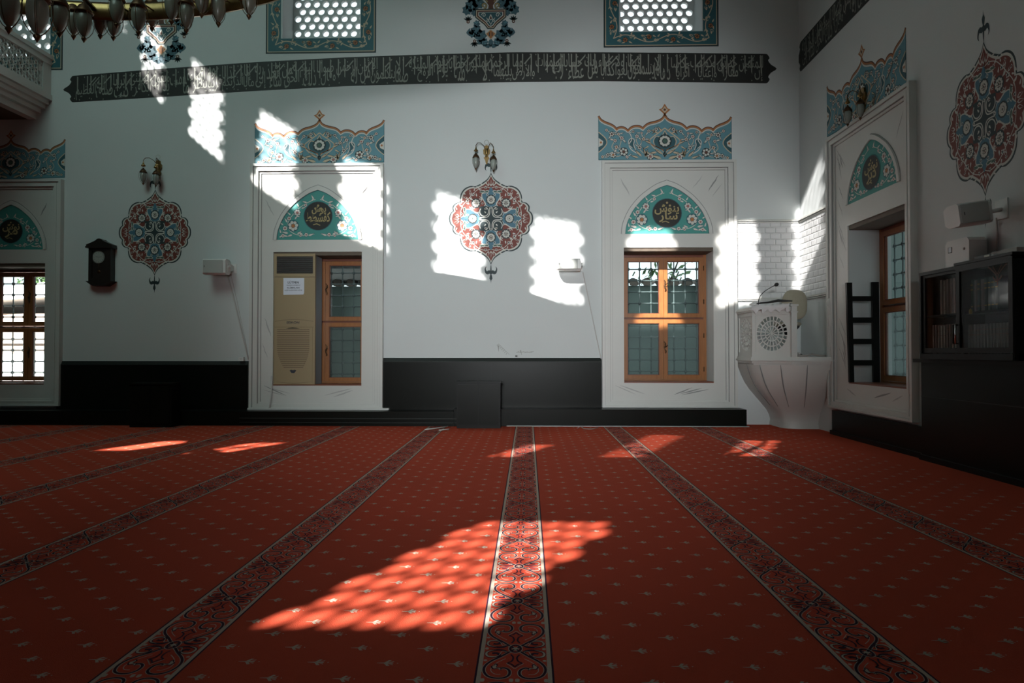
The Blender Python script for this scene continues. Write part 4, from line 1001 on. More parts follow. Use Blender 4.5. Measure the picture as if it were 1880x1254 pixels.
# ================================================================== GALLERY AT THE LEFT
XG = -7.03; t = thing('gallery_balcony', 'white painted gallery balcony with pierced railing high at the left edge', 'balcony', (XG, D, 4.45))
mb = MB(); mb.box(XL, XG - .10, 1.0, D, 4.62, 4.72, 'plaster_dim'); mb.box(XL, XG - .32, 1.0, D - .001, 4.45, 4.62, 'lintel'); obj('floor_slab', mb, t)
mb = MB()
for (a, z0, z1) in ((.0, 4.72, 4.80), (-.05, 4.66, 4.72), (-.10, 4.60, 4.66), (-.17, 4.54, 4.60), (-.24, 4.45, 4.54)): mb.box(XG - .32, XG + a + .04, 1.0, D, z0, z1, 'marble')
obj('cornice', mb, t)
mb = MB(); mb.box(XG - .07, XG + .05, 1.0, D, 5.32, 5.38, 'marble'); mb.box(XG - .05, XG + .03, 1.0, D, 5.24, 5.32, 'marble'); mb.box(XG - .03, XG + .01, 1.0, D, 4.80, 4.86, 'marble')
obj('handrail', mb, t)
for i in range(5):
    y1 = D - .16 - i * 1.7; y0 = y1 - 1.54; mb = MB()
    pierced(mb, lambda s_, t_, d_: Vector((XG - d_, (y0 + y1) / 2 + s_, 5.05 + t_)), y1 - y0, .38, 14, 5, .036, .03, 'marble', 6); obj('lattice_panel', mb, t)
    mb = MB(); mb.box(XG - .05, XG + .02, y1, y1 + .16, 4.80, 5.24, 'marble'); obj('post', mb, t)

# ================================================================== AIR CONDITIONER
u0, zt = BW.px(503.5, 466, .02); u1, zb = BW.px(578, 703, .02); F = .03; t = thing('air_conditioner', 'tall beige floor air conditioner standing in the window recess', 'air conditioner', BW.at((u0 + u1) / 2, HOLE_A[2] + .018, -.15))
zb = HOLE_A[2] + .018; w = u1 - u0; h = zt - zb
def ac(x, y): return (u0 + (x - 503.5) / 74.5 * w, zt - (y - 466) / 237 * h)
mb = MB(); mb.fbox(BW, u0 + .005, u1 - .005, zb, zt - .004, -.30, -.02, 'ac_side'); mb.fbox(BW, u0, u1, zb, zt, -.02, F - .012, 'beige')
gx0, gz1 = ac(508.5, 471); gx1, gz0 = ac(574, 502)
fr_t = wall_cells(BW, u0, u1, ac(0, 508)[1], zt, [[gx0, gx1, gz0, gz1]], F - .012, F, 'beige'); off = len(mb.v); mb.v += fr_t.v; mb.f += [[k + off for k in f] for f in fr_t.f]; mb.m += [mb.mi('beige')] * len(fr_t.f); mb.smooth += fr_t.smooth
mb.fbox(BW, u0, u1, zb, ac(0, 508.8)[1], F - .012, F - .001, 'beige'); obj('cabinet', mb, t)
mb = MB(); mb.fbox(BW, gx0, gx1, gz0, gz1, F - .0118, F - .0105, 'dark_slot')
for i in range(8):
    z = gz1 - (i + .8) * (gz1 - gz0) / 8.4; mb.hexa([BW.at(gx0, z - .004, F - .010), BW.at(gx1, z - .004, F - .010), BW.at(gx1, z, F + .0), BW.at(gx0, z, F + .0), BW.at(gx0, z + .003, F - .010), BW.at(gx1, z + .003, F - .010), BW.at(gx1, z + .004, F + .0), BW.at(gx0, z + .004, F + .0)], 'louver')
obj('air_outlet', mb, t)
mb = MB()
pa, pb = ac(506, 590), ac(575, 590)
arc = [(ac(506 + 69 * i / 12, 589 - 3.4 * sin(pi * i / 12))) for i in range(13)]
P = Paint(lambda x, y, n: BW.at(x, y, F + n)); P.mb = mb; P.stroke(arc, .005, 'beige_dark', 0); P.stroke([ac(505, 599.5), ac(576, 599.5)], .004, 'beige_dark', 0)
P.poly([ac(525, 602.2), ac(531, 600.6), ac(538, 600.1), ac(545, 600.6), ac(552, 602.2)], 'dark_slot', 1)
P.stroke([ac(505.5, 514), ac(505.5, 701)], .003, 'beige_dark', 0); P.stroke([ac(573.5, 600), ac(573.5, 701)], .003, 'beige_dark', 0)
P.stroke([ac(508 + 64 * i / 12, 698 + 3.2 * sin(pi * i / 12)) for i in range(13)], .008, 'beige_dark', 0, taper=2)
P.stroke([ac(503.5, 508.5), ac(578, 508.5)], .005, 'beige_dark', 0)
for i in range(21):
    y = 603.5 + i * 3.4; q = max(0, (i - 9) / 11.0); x0_ = 510 + 12 * q ** 2; x1_ = 568 - 11 * q ** 2
    z = ac(0, y)[1]; mb.fbox(BW, ac(x0_, 0)[0], ac(x1_, 0)[0], z, z + .011, F - .001, F + .006, 'beige'); mb.fbox(BW, ac(x0_, 0)[0], ac(x1_, 0)[0], z - .009, z, F - .001, F + .0015, 'beige_dark')
obj('front_grille', mb, t)
P = Paint(lambda x, y, n: BW.at(x, y, F + n)); a, b = ac(527, 593), ac(550, 589); write(P, 'SEIKON', a[0], b[0], a[1], b[1], 'ink', 3, 3, .02)
obj('brand_badge', P.mb, t); P = Paint(lambda x, y, n: BW.at(x, y, F + n)); P.poly([ac(533, 678), ac(536, 676.5), ac(539, 677.6), ac(542, 676.5), ac(545, 678), ac(541.5, 682.5), ac(536.5, 682.5)], 'ink', 2); obj('emblem', P.mb, t)
mb = MB(); P = Paint(lambda x, y, n: BW.at(x, y, F + .003 + n)); a, b = ac(521, 541), ac(558.5, 510.5)
P.poly([a, (b[0] - .01, a[1] + .005), (b[0], a[1] + .03), b, (a[0], b[1])], 'paper', 0)
for (s_, xa, xb, ya, yb) in (('LÜTFEN', 529, 549, 520.5, 515.5), ('SADECE GÖREVLİ', 527, 551, 524.3, 522), ('KLİMALARI', 528, 550, 529.3, 526), ('AÇIP KAPATSIN DİYE', 523, 555, 533.8, 531)):
    c0, c1 = ac(xa, ya), ac(xb, yb); write(P, s_, c0[0], c1[0], c0[1], c1[1], 'ink', 1, 2, .02)
o = obj('paper_notice', P.mb, loc=BW.at(a[0], a[1], F)); tag(o, 'small white printed paper notice taped on the air conditioner', 'notice')
mb = MB(); mb.tube([BW.at(ux(500.5), BW.px(500, 690)[1], .03), BW.at(ux(500.5), BW.px(500, 720)[1], .035), BW.at(ux(499.5), BW.px(500, 752)[1], .09)], .012, 'cotton_cable', 6)
o = obj('drain_hose', mb, loc=BW.at(ux(500), .2, .1)); tag(o, 'pale drain hose running down the surround below the air conditioner', 'hose')

# ================================================================== LOUDSPEAKERS
def speaker(fr, xa, ya, xb, yb, label, tilt=0, n0=.09, n1=.27, side=False):
    u0, z1 = fr.px(xa, ya, n1); u1, z0 = fr.px(xb, yb, n1); uc, zc = (u0 + u1) / 2, (z0 + z1) / 2; w, h = u1 - u0, z1 - z0
    t = thing('loudspeaker', label, 'loudspeaker', fr.at(uc, zc, 0), 'white wall loudspeakers')
    R = lambda u, z, n: fr.at(uc + (u * cos(tilt) - z * sin(tilt)), zc + (u * sin(tilt) + z * cos(tilt)), n)
    mb = MB(); pts = []
    for u in (-w / 2, w / 2):
        for (z, n) in ((-h / 2, n0 + .05), (-h / 2, n1 - .03), (-h / 2 + .02, n1 - .01), (h / 2 - .02, n1 - .01), (h / 2, n1 - .03), (h / 2, n0 + .05), (h * .35, n0), (-h * .35, n0)):
            pts.append(R(u, z, n))
    mb.hull(pts, 'white_plastic'); obj('housing', mb, t)
    mb = MB(); S = 8; vs = []
    for i in range(S + 1):
        u = -w * .46 + w * .84 * i / S; n = n1 - .008 + .022 * sin(pi * (.15 + .7 * i / S))
        vs += [R(u, -h * .42, n), R(u, h * .42, n)]
    mb.add(vs, [(2 * i, 2 * i + 2, 2 * i + 3, 2 * i + 1) for i in range(S)], 'grille_cloth', True); 
    vs0 = [R(-w * .46, -h * .42, n1 - .012), R(w * .38, -h * .42, n1 - .012), R(w * .38, h * .42, n1 - .012), R(-w * .46, h * .42, n1 - .012)]; mb.add(vs0, [(0, 1, 2, 3)], 'grille_cloth')
    mb.add([R(-w * .40, -.012, n1 + .012), R(-w * .375, -.012, n1 + .012), R(-w * .375, .012, n1 + .012), R(-w * .40, .012, n1 + .012)], [(0, 1, 2, 3)], 'dark_slot'); obj('speaker_grille', mb, t)
    mb = MB(); e = w / 2
    mb.hull([R(e + .004, -h * .32, n1 - .06), R(e + .004, h * .32, n1 - .06), R(e + .012, -h * .32, n1 - .06), R(e + .012, h * .32, n1 - .06), R(e + .004, -.03, 0 if not side else n0), R(e + .004, .03, 0 if not side else n0), R(e + .012, -.03, 0 if not side else n0), R(e + .012, .03, 0 if not side else n0)], 'white_plastic')
    c = Vector(R(e + .012, 0, n1 - .09)); d = Vector(R(e + .03, 0, n1 - .09)); mb.tube([c, d], .028, 'white_plastic', 14)
    if side:
        mb.tube([d, (XR, d.y, d.z + .02)], .018, 'white_plastic', 8); mb.box(XR - .012, XR, d.y - .07, d.y + .07, d.z - .06, d.z + .10, 'white_plastic')
    else: mb.fbox(fr, uc + e * cos(tilt) - .04, uc + e * cos(tilt) + .05, zc + e * sin(tilt) - .07, zc + e * sin(tilt) + .07, 0, .012, 'white_plastic')
    obj('wall_bracket', mb, t); return t
speaker(BW, 371, 475, 413, 503, 'white wall loudspeaker in the shade left of the air conditioner window')
speaker(BW, 1022, 474, 1066, 495, 'white wall loudspeaker inside the bright sun patch beside the sunlit window')
speaker(Frame('back', 5.55), 1762, 369, 1824, 410, 'large white loudspeaker tilted on its bracket under the side wall medallion', tilt=.13, n0=.02, n1=.22, side=True)
def cable(fr, pts, label, r=.008, n=.012):
    mb = MB(); mb.tube([fr.at(*fr.px(x, y), n) for x, y in pts], r, 'cotton_cable', 6)
    u, z = fr.px(*pts[-1]); o = obj('cable', mb, loc=fr.at(u, z, 0)); tag(o, label, 'cable')
cable(BW, [(417, 500), (428, 540), (452, 640), (457, 660)], 'white cable running slantwise from the shaded loudspeaker to the panelling', .011)
cable(BW, [(425, 505), (436, 555), (454, 640), (456, 655)], 'thin second cable beside the slanting white cable of the shaded loudspeaker', .004)
cable(BW, [(1070, 500), (1074, 518), (1102, 652), (1104, 664)], 'thin white cable running slantwise from the sunlit loudspeaker to the surround', .007)
cable(RW, [(1832, 400), (1834, 430), (1833, 470)], 'white cable dropping from the tilted side wall loudspeaker to the bookcase', .008)
mb = MB(); u, z = BW.px(446, 660); mb.fbox(BW, u - .035, u + .04, z - .02, z + .035, .035, .07, 'white_plastic'); mb.lathe([(.009, 0), (.009, -.004)], BW.at(u, z + .01, .07), 'dark_slot', 8, axis='y'); o = obj('junction_box', mb, loc=BW.at(u, z, .04)); tag(o, 'small white junction box on top of the dark panelling at the cable end', 'socket')
mb = MB(); u, z = BW.px(948, 654); mb.fbox(BW, u - .015, u + .015, z - .01, z + .012, 0, .02, 'black_plastic'); o = obj('cable_clip', mb, loc=BW.at(u, z, 0)); tag(o, 'tiny black clip on the wall edge near the grey scuffs', 'clip')

# ================================================================== WALL CLOCK
u0, z1 = BW.px(163, 455, .10); u1, z0 = BW.px(203, 516, .10); uc = (u0 + u1) / 2; t = thing('wall_clock', 'dark wooden pendulum wall clock with a round white dial', 'clock', BW.at(uc, z0, 0))
mb = MB(); mb.fbox(BW, u0, u1, z0, z1, 0, .09, 'clock_wood'); w = u1 - u0
for (a, b, c, d) in ((u0, u0 + .05, z0, z1), (u1 - .08, u1, z0, z1), (u0 + .05, u1 - .08, z0, z0 + .05), (u0 + .05, u1 - .08, z1 - .04, z1)): mb.fbox(BW, a, b, c, d, .09, .105, 'clock_wood')
obj('clock_case', mb, t)
mb = MB(); top = [(-w / 2 - .025, 0), (-w / 2 - .025, .045), (-w / 2 + .05, .075), (-.05, .105), (-.03, .125), (.0, .132), (.03, .125), (.05, .105), (w / 2 - .05, .075), (w / 2 + .025, .045), (w / 2 + .025, 0)]
mb.prism([BW.at(uc + a, z1 + b, 0) for a, b in top], (0, -.125, 0), 'clock_wood'); mb.fbox(BW, uc - w / 2 - .03, uc + w / 2 + .03, z1 - .005, z1 + .02, 0, .135, 'clock_wood'); obj('pediment', mb, t)
mb = MB(); bot = [(-w / 2 - .035, 0), (w / 2 + .035, 0), (w / 2 - .02, -.04), (w / 2 - .07, -.07), (-w / 2 + .07, -.07), (-w / 2 + .02, -.04)]
mb.prism([BW.at(uc + a, z0 + b, 0) for a, b in bot], (0, -.12, 0), 'clock_wood'); obj('base_moulding', mb, t)
mb = MB(); cu_, cz_ = uc - .022, z1 - .135; mb.lathe([(.001, .002), (.08, .002), (.086, .0), (.09, .006), (.094, 0)], BW.at(cu_, cz_, .092), 'dial', 28, axis='y'); dl = obj('dial', mb, t)
P = Paint(lambda x, y, n: BW.at(cu_ + x, cz_ + y, .094 + n)); P.disc(0, 0, .078, 'dial', 0, 28)
for i in range(12): a = 2 * pi * i / 12; P.stroke([(.058 * cos(a), .058 * sin(a)), (.072 * cos(a), .072 * sin(a))], .004, 'ink', 1)
for a, l in ((2.95, .045), (.1, .05)): P.stroke([(0, 0), (l * cos(a), l * sin(a))], .004, 'ink', 2)
obj('clock_face', P.mb, t)
mb = MB(); mb.lathe([(.02, .004), (.022, 0), (.001, .004)], BW.at(uc - .015, z0 + .14, .095), 'brass_dark', 14, axis='y'); mb.tube([BW.at(uc - .015, z0 + .16, .095), BW.at(uc - .015, cz_ - .09, .095)], .003, 'brass_dark', 5); obj('pendulum', mb, t)

# ================================================================== LOW BLACK BOXES BEFORE THE PANELLING
def lowbox(xa, ya, xb, yb, label, n=.36):
    u0, z1 = BW.px(xa, ya, n); u1, z0 = BW.px(xb, yb, n); t = thing('shoe_cabinet', label, 'cabinet', BW.at((u0 + u1) / 2, 0, n), 'low black cabinets')
    mb = MB(); mb.fbox(BW, u0, u1, 0, z1 - .02, .345, n + .22, 'black_wood'); obj('cabinet_body', mb, t)
    mb = MB(); mb.fbox(BW, u0 - .015, u1 + .015, z1 - .02, z1, .345, n + .235, 'black_panel'); obj('cabinet_top', mb, t)
    for a, b in ((u0 + .02, (u0 + u1) / 2 - .004), ((u0 + u1) / 2 + .004, u1 - .02)):
        mb = MB(); mb.fbox(BW, a, b, .05, z1 - .04, n + .22, n + .232, 'black_panel'); obj('door', mb, t)
lowbox(842, 699, 920, 785, 'low black cabinet before the dark panelling between the two windows')
lowbox(256, 702, 330, 778, 'low black cabinet before the dark panelling in the deep shade under the left medallion')
mb = MB(); q = [(1060, 786), (1066, 783), (1072, 787), (1085, 788), (1098, 785)]
mb.tube([EYE + ray(x, y) * ((-1.02) / ray(x, y).z) for x, y in q], .006, 'cord', 6); o = obj('floor_cord', mb, loc=(.8, D - .5, 0)); tag(o, 'short pale cord curling on the carpet edge before the panelling', 'cord')
mb = MB()
for (x0, y0, x1, y1) in ((780, 789, 822, 783), (806, 790, 824, 788)):
    a = EYE + ray(x0, y0) * ((-1.01) / ray(x0, y0).z); b = EYE + ray(x1, y1) * ((-1.01) / ray(x1, y1).z); mb.tube([a, b], .007, 'white_plastic', 5)
o = obj('loose_edging', mb, loc=(-1.3, D - .6, 0)); tag(o, 'loose pale edging strips lying at the end of a carpet border', 'strip')

# ================================================================== CORNER PULPIT
mb = MB(); z1a, z1b = BW.px(1400, 408)[1], BW.px(1400, 551)[1]; ua = ux(1352)
mb.fbox(BW, ua, XR, z1b, z1a, 0, .012, 'relief_tile'); struct('trim_9', mb)
mb = MB(); mb.fbox(RW, -D, -8.42, z1b, z1a, 0, .012, 'relief_tile_side'); struct('trim_10', mb)
mb = MB()
for z in (z1a, z1b):
    for (a, b, n) in ((-.012, .0, .03), (.008, .022, .045), (.028, .036, .03)):
        mb.fbox(BW, ua, XR, z + a, z + b, 0, n, 'marble'); mb.fbox(RW, -D + .001, -8.42, z + a, z + b, 0, n, 'marble')
struct('trim_11', mb)
t = thing('corner_pulpit', 'white carved pulpit on a swelling bowl foot in the room corner', 'pulpit', (3.5, 8.9, 0)); PZ = .965
plat = [(2.985, D), (2.985, 8.74), (3.36, 8.42), (XR, 8.34), (XR, D)]
def grow(e): return [(2.985 - e, D), (2.985 - e, 8.74 - e * .5), (3.36 - e * .4, 8.42 - e), (XR, 8.34 - e), (XR, D)]
mb = MB()
for e, a, b in ((.03, PZ - .03, PZ), (.045, PZ - .055, PZ - .03), (.02, PZ - .085, PZ - .055), (-.005, PZ - .11, PZ - .085)): mb.prism([(x, y, a) for x, y in grow(e)], (0, 0, b - a), 'marble')
obj('platform', mb, t)
mb = MB(); topo = [(2.97, D), (2.97, 9.05), (2.99, 8.76), (3.12, 8.60), (3.30, 8.45), (3.55, 8.38), (XR, 8.34)]
boto = [(3.44, D), (3.44, 9.12), (3.45, 8.98), (3.49, 8.90), (3.56, 8.86), (3.68, 8.84), (XR, 8.84)]
prof = [(.86, .02), (.80, .06), (.70, .14), (.60, .24), (.50, .38), (.40, .56), (.30, .74), (.22, .88), (.15, .96), (.08, 1.0), (0, .97)]
rings = []
for z, s_ in prof: rings.append([(a[0] + (b[0] - a[0]) * s_, a[1] + (b[1] - a[1]) * s_, z) for a, b in zip(topo, boto)])
rr = []
for r in rings:
    q = smooth([(p[0], p[1]) for p in r], 4); rr.append([(x, y, r[0][2]) for x, y in q])
n = len(rr[0]); mb.add([p for r in rr for p in r], [(i * n + k, i * n + k + 1, (i + 1) * n + k + 1, (i + 1) * n + k) for i in range(len(rr) - 1) for k in range(n - 1)], 'marble', True)
for kk in (5, 10, 15, 20):     # painted petal lines on the bowl
    pts = [Vector(rr[i][min(n - 1, kk)]) + Vector((-.006, -.006, 0)) for i in range(0, 7)]; mb.tube(pts, [.003, .006, .008, .008, .006, .004, .002], 'vein', 5)
obj('bowl_foot', mb, t)
def pfr(p, q):
    p, q = Vector((*p, 0)), Vector((*q, 0)); d = (q - p).normalized(); nn = Vector((d.y, -d.x, 0)); L = (q - p).length
    return (lambda s_, z, n_: p + d * s_ + nn * n_ + Vector((0, 0, z))), L
def pbox(mb, T, a, b, z0, z1, n0, n1, m='marble'):
    mb.hexa([T(a, z0, n0), T(b, z0, n0), T(b, z0, n1), T(a, z0, n1), T(a, z1, n0), T(b, z1, n0), T(b, z1, n1), T(a, z1, n1)], m)
PT = 1.56
for nm, p, q in (('front_panel', (2.99, 8.745), (3.36, 8.425)), ('side_panel', (2.99, D - .06), (2.99, 8.745))):
    T, L = pfr(p, q); mb = MB()
    pbox(mb, T, 0, .035, PZ, PT, -.03, .012); pbox(mb, T, L - .035, L, PZ, PT, -.03, .012); pbox(mb, T, .035, L - .035, PZ, PZ + .06, -.03, .012); pbox(mb, T, .035, L - .035, PT - .05, PT, -.03, .012)
    a0, a1, b0, b1 = .035, L - .035, PZ + .06, PT - .05; cx, cz = (a0 + a1) / 2, (b0 + b1) / 2; rx = min((a1 - a0) / 2 - .012, .235); rz = .225 if nm == 'front_panel' else .22; SG = 40
    V = []
    for k in range(SG):
        a = 2 * pi * k / SG; q_ = max(abs(cos(a)), abs(sin(a))); V.append((cx + (a1 - a0) / 2 * cos(a) / q_, cz + (b1 - b0) / 2 * sin(a) / q_, cx + rx * cos(a), cz + rz * sin(a)))
    vs = [T(v[0], v[1], 0) for v in V] + [T(v[2], v[3], 0) for v in V] + [T(v[2], v[3], -.025) for v in V]
    mb.add(vs, [(r * SG + k, r * SG + (k + 1) % SG, (r + 1) * SG + (k + 1) % SG, (r + 1) * SG + k) for r in range(2) for k in range(SG)], 'marble')
    for (f0, f1) in ((.70, .77), (.40, .46), (.0, .06)):
        vs = []
        for f in (f0, f1):
            for n_ in (-.004, -.022): vs += [T(cx + rx * f * cos(2 * pi * k / SG), cz + rz * f * sin(2 * pi * k / SG), n_) for k in range(SG)]
        mb.add(vs, [(a * SG + k, a * SG + (k + 1) % SG, b * SG + (k + 1) % SG, b * SG + k) for a, b in ((0, 2), (1, 3), (0, 1), (2, 3)) for k in range(SG)], 'marble')
    for cnt, f0, f1, wd in ((24, .74, 1.0, .009), (20, .44, .72, .008), (12, .04, .42, .006)):
        for k in range(cnt):
            a = 2 * pi * (k + .5) / cnt; ux_, uz_ = cos(a), sin(a); P0 = (cx + rx * f0 * ux_, cz + rz * f0 * uz_); P1 = (cx + rx * f1 * ux_, cz + rz * f1 * uz_)
            vs = []
            for n_ in (-.020, -.004):
                vs += [T(P0[0] - uz_ * wd / 2, P0[1] + ux_ * wd / 2, n_), T(P0[0] + uz_ * wd / 2, P0[1] - ux_ * wd / 2, n_), T(P1[0] + uz_ * wd, P1[1] - ux_ * wd, n_), T(P1[0] - uz_ * wd, P1[1] + ux_ * wd, n_)]
            mb.hexa(vs, 'marble')
    obj(nm, mb, t)
    mb = MB()
    for z0, z1, n1 in ((PT, PT + .02, .03), (PT + .02, PT + .045, .045), (PT + .045, PT + .06, .03)): pbox(mb, T, -.01, L + .01, z0, z1, -.05, n1)
    obj('coping', mb, t)
mb = MB(); mb.box(3.345, 3.415, 8.37, 8.44, PZ, PT + .05, 'marble'); mb.box(3.33, 3.43, 8.355, 8.455, PT + .05, PT + .075, 'marble'); mb.box(3.335, 3.425, 8.36, 8.45, PT - .03, PT - .015, 'marble'); obj('post', mb, t)
mb = MB(); mb.box(XR - .07, XR, 8.345, 8.42, PZ, 1.50, 'marble'); mb.lathe([(.03, 1.50), (.045, 1.54), (.03, 1.58), (.04, 1.62), (.05, 1.66), (.03, 1.70), (.0, 1.72)], (XR - .045, 8.38, 0), 'marble', 12); obj('end_post', mb, t)
# cloth over the coping
T, L = pfr((2.99, 8.745), (3.36, 8.425)); mb = MB(); NX, NY = 16, 6; vs = []
for i in range(NX + 1):
    s_ = L * i / NX
    for j, (n_, z) in enumerate(((-.10, PT + .03), (-.09, PT + .075), (-.02, PT + .09), (.04, PT + .085), (.058, PT + .06), (.062, PT + .03 + .022 * sin(i * 1.3)), (.06, PT - .0 + .03 * sin(i * 1.9 + 1)))): vs.append(T(s_, z + .008 * sin(i * 2.3 + j), n_ + .006 * sin(i * 1.7 + j)))
mb.add(vs, [(i * 7 + j, i * 7 + j + 1, (i + 1) * 7 + j + 1, (i + 1) * 7 + j) for i in range(NX) for j in range(6)], 'cloth', True)
o = obj('folded_cloth', mb, loc=T(L / 2, PT + .06, 0)); tag(o, 'white folded cloth draped over the pulpit coping', 'cloth')
mb = MB(); mb.tube([T(-.02, PT + .105, -.03), T(.1, PT + .115, -.02), T(.2, PT + .118, -.02), T(.32, PT + .135, -.02), T(.5, PT + .12, -.02)], [.006, .012, .014, .02, .008], 'black_plastic', 8); o = obj('dark_strap', mb, loc=T(.2, PT + .1, 0)); tag(o, 'dark strap lying along the top of the pulpit cloth', 'strap')
t2 = thing('gooseneck_microphone', 'thin black gooseneck microphone bending right over the pulpit', 'microphone', T(.03, PT + .09, -.04)); mb = MB()
b0 = Vector(T(.02, PT + .09, -.04)); mb.lathe([(.0, .03), (.035, .03), (.05, .015), (.052, 0), (0, 0)], b0 - Vector((.03, 0, 0)), 'white_plastic', 14); mb.box(b0.x - .04, b0.x + .02, b0.y - .03, b0.y + .03, b0.z + .028, b0.z + .05, 'white_plastic'); obj('base', mb, t2)
pts = smooth([(0, .0), (.005, .06), (.03, .125), (.08, .18), (.15, .225), (.215, .262)], 4); mb = MB(); mb.tube([b0 + Vector((.03 + x, -.01, z)) for x, z in pts], .0055, 'black_plastic', 8); obj('gooseneck', mb, t2)
mb = MB(); e = b0 + Vector((.03 + .215, -.01, .262)); dd = Vector((.8, 0, .35)).normalized(); mb.tube([e, e + dd * .01, e + dd * .03, e + dd * .05, e + dd * .06], [.008, .020, .026, .020, .006], 'black_plastic', 10); obj('microphone_head', mb, t2)
# swivel chair
t = thing('swivel_chair', 'small beige swivel chair standing on the pulpit platform', 'chair', (3.62, 8.98, PZ)); mb = MB(); vs = []
for j in range(13):
    for i in range(24):
        a = 2 * pi * i / 24; s_ = sin(pi * (j + .5) / 13); q = .5 ** .0; cx_ = abs(cos(a)) ** .75 * (1 if cos(a) > 0 else -1); sx_ = abs(sin(a)) ** .75 * (1 if sin(a) > 0 else -1)
        vs.append((3.60 + .168 * cx_ * s_ ** .35, 8.90 + (j - 6) / 6 * .028, 1.665 + (.205 if sin(a) > 0 else .20) * sx_ * s_ ** .35))
mb.hull(vs, 'chair_fabric', True); obj('backrest', mb, t)
mb = MB(); mb.lathe([(0, 1.43), (.15, 1.435), (.175, 1.42), (.18, 1.40), (.165, 1.385), (0, 1.38)], (3.56, 9.05, 0), 'chair_fabric', 24); obj('seat', mb, t)
mb = MB(); mb.lathe([(0, 1.385), (.16, 1.38), (.13, 1.34), (.05, 1.31), (.03, 1.26), (0, 1.26)], (3.56, 9.05, 0), 'black_plastic', 20); mb.box(3.57, 3.63, 8.93, 9.0, 1.33, 1.50, 'black_plastic'); obj('seat_mechanism', mb, t)
mb = MB(); mb.tube([(3.56, 9.05, PZ + .06), (3.56, 9.05, 1.28)], .018, 'chrome', 10); obj('gas_column', mb, t)
for k in range(5):
    a = 2 * pi * k / 5 + .3; mb = MB(); mb.tube([(3.56, 9.05, PZ + .075), (3.56 + .2 * cos(a), 9.05 + .2 * sin(a), PZ + .035)], .014, 'chrome', 8); l = obj('leg', mb, t, loc=(3.56, 9.05, PZ + .07))
    mb = MB(); mb.lathe([(.017, -.012), (.017, .012), (0, .012)], (3.56 + .2 * cos(a), 9.05 + .2 * sin(a), PZ + .018), 'black_plastic', 10, axis='x'); obj('caster', mb, l)
mb = MB(); mb.tube([(3.43, 8.47, PZ + .02), (3.47, 8.41, PZ + .014), (3.55, 8.40, PZ + .016), (3.62, 8.42, PZ + .035), (3.70, 8.41, PZ + .018), (3.79, 8.42, PZ + .014), (3.80, 8.5, PZ + .014)], .012, 'cord', 6)
o = obj('platform_cord', mb, loc=(3.6, 8.42, PZ)); tag(o, 'grey cord lying across the pulpit platform edge under the chair', 'cord')

# ================================================================== BLACK SLATTED RACK IN THE SIDE WINDOW
t = thing('slatted_rack', 'narrow black wooden rack with flat slats standing in the side window recess', 'rack', (4.05, 7.86, HOLE_R[2] + .02)); zf = HOLE_R[2] + .02
def rk(x, y, Y=7.84): d = ray(x, y); p = EYE + d * (Y / d.y); return p.x, p.z
for (xa, xb, yt) in ((1553, 1563, 519), (1600, 1612, 518)):
    a, zt = rk(xa, yt); b, _ = rk(xb, yt); a2, _ = rk(xa + (6 if xa < 1590 else 3), 700); b2, _ = rk(xb + (4 if xa < 1590 else 2), 700); mb = MB()
    mb.hexa([(a2, 7.82, zf), (b2, 7.82, zf), (b2, 7.86, zf), (a2, 7.86, zf), (a, 7.82, zt), (b, 7.82, zt), (b, 7.86, zt), (a, 7.86, zt)], 'black_wood'); obj('upright', mb, t)
for y0, y1 in ((544, 553), (583, 593), (622, 632), (661, 671)):
    a, zt = rk(1560, y0); b, zb_ = rk(1603, y1); mb = MB(); mb.box(a - .01, b + .01, 7.815, 7.835, zb_, zt, 'black_wood'); obj('slat', mb, t)

# ================================================================== BOOKCASE WITH BOOKS
BX = 3.66; FB = Frame('right', BX); uL = FB.px(1688, 600)[0]; uR = FB.px(1862, 600)[0]; um = FB.px(1761, 600)[0]; BZ0, BZ1, SH = .964, 1.765, 1.365
t = thing('bookcase', 'black glass-fronted bookcase standing on the dark ledge of the side wall', 'bookcase', (BX, -(uL + uR) / 2, BZ0))
mb = MB(); n1 = 0; n0 = -(XR - BX)
mb.fbox(FB, uL, uR, BZ0, BZ0 + .05, n0, -.03, 'black_wood'); mb.fbox(FB, uL, uR, BZ1 - .03, BZ1, n0, .0, 'black_wood'); mb.fbox(FB, uL, uL + .025, BZ0 + .05, BZ1 - .03, n0, -.0, 'black_wood'); mb.fbox(FB, uR - .03, uR, BZ0, BZ1, n0, .0, 'black_wood')
mb.fbox(FB, uL, uR, BZ0, BZ1, n0, n0 + .012, 'black_wood'); mb.fbox(FB, um - .012, um + .012, BZ0 + .05, BZ1 - .03, n0, -.035, 'black_wood'); mb.fbox(FB, uL + .01, uR - .01, BZ0, BZ0 + .05, -.03, .005, 'black_wood')
mb.fbox(FB, um - .05, uR, BZ1, BZ1 + .022, n0, .008, 'black_wood'); obj('carcass', mb, t)
mb = MB(); mb.fbox(FB, uL + .025, um - .012, SH - .018, SH, n0 + .012, -.04, 'black_wood'); obj('shelf', mb, t); mb = MB(); mb.fbox(FB, um + .012, uR - .03, SH - .018, SH, n0 + .012, -.04, 'black_wood'); obj('shelf', mb, t)
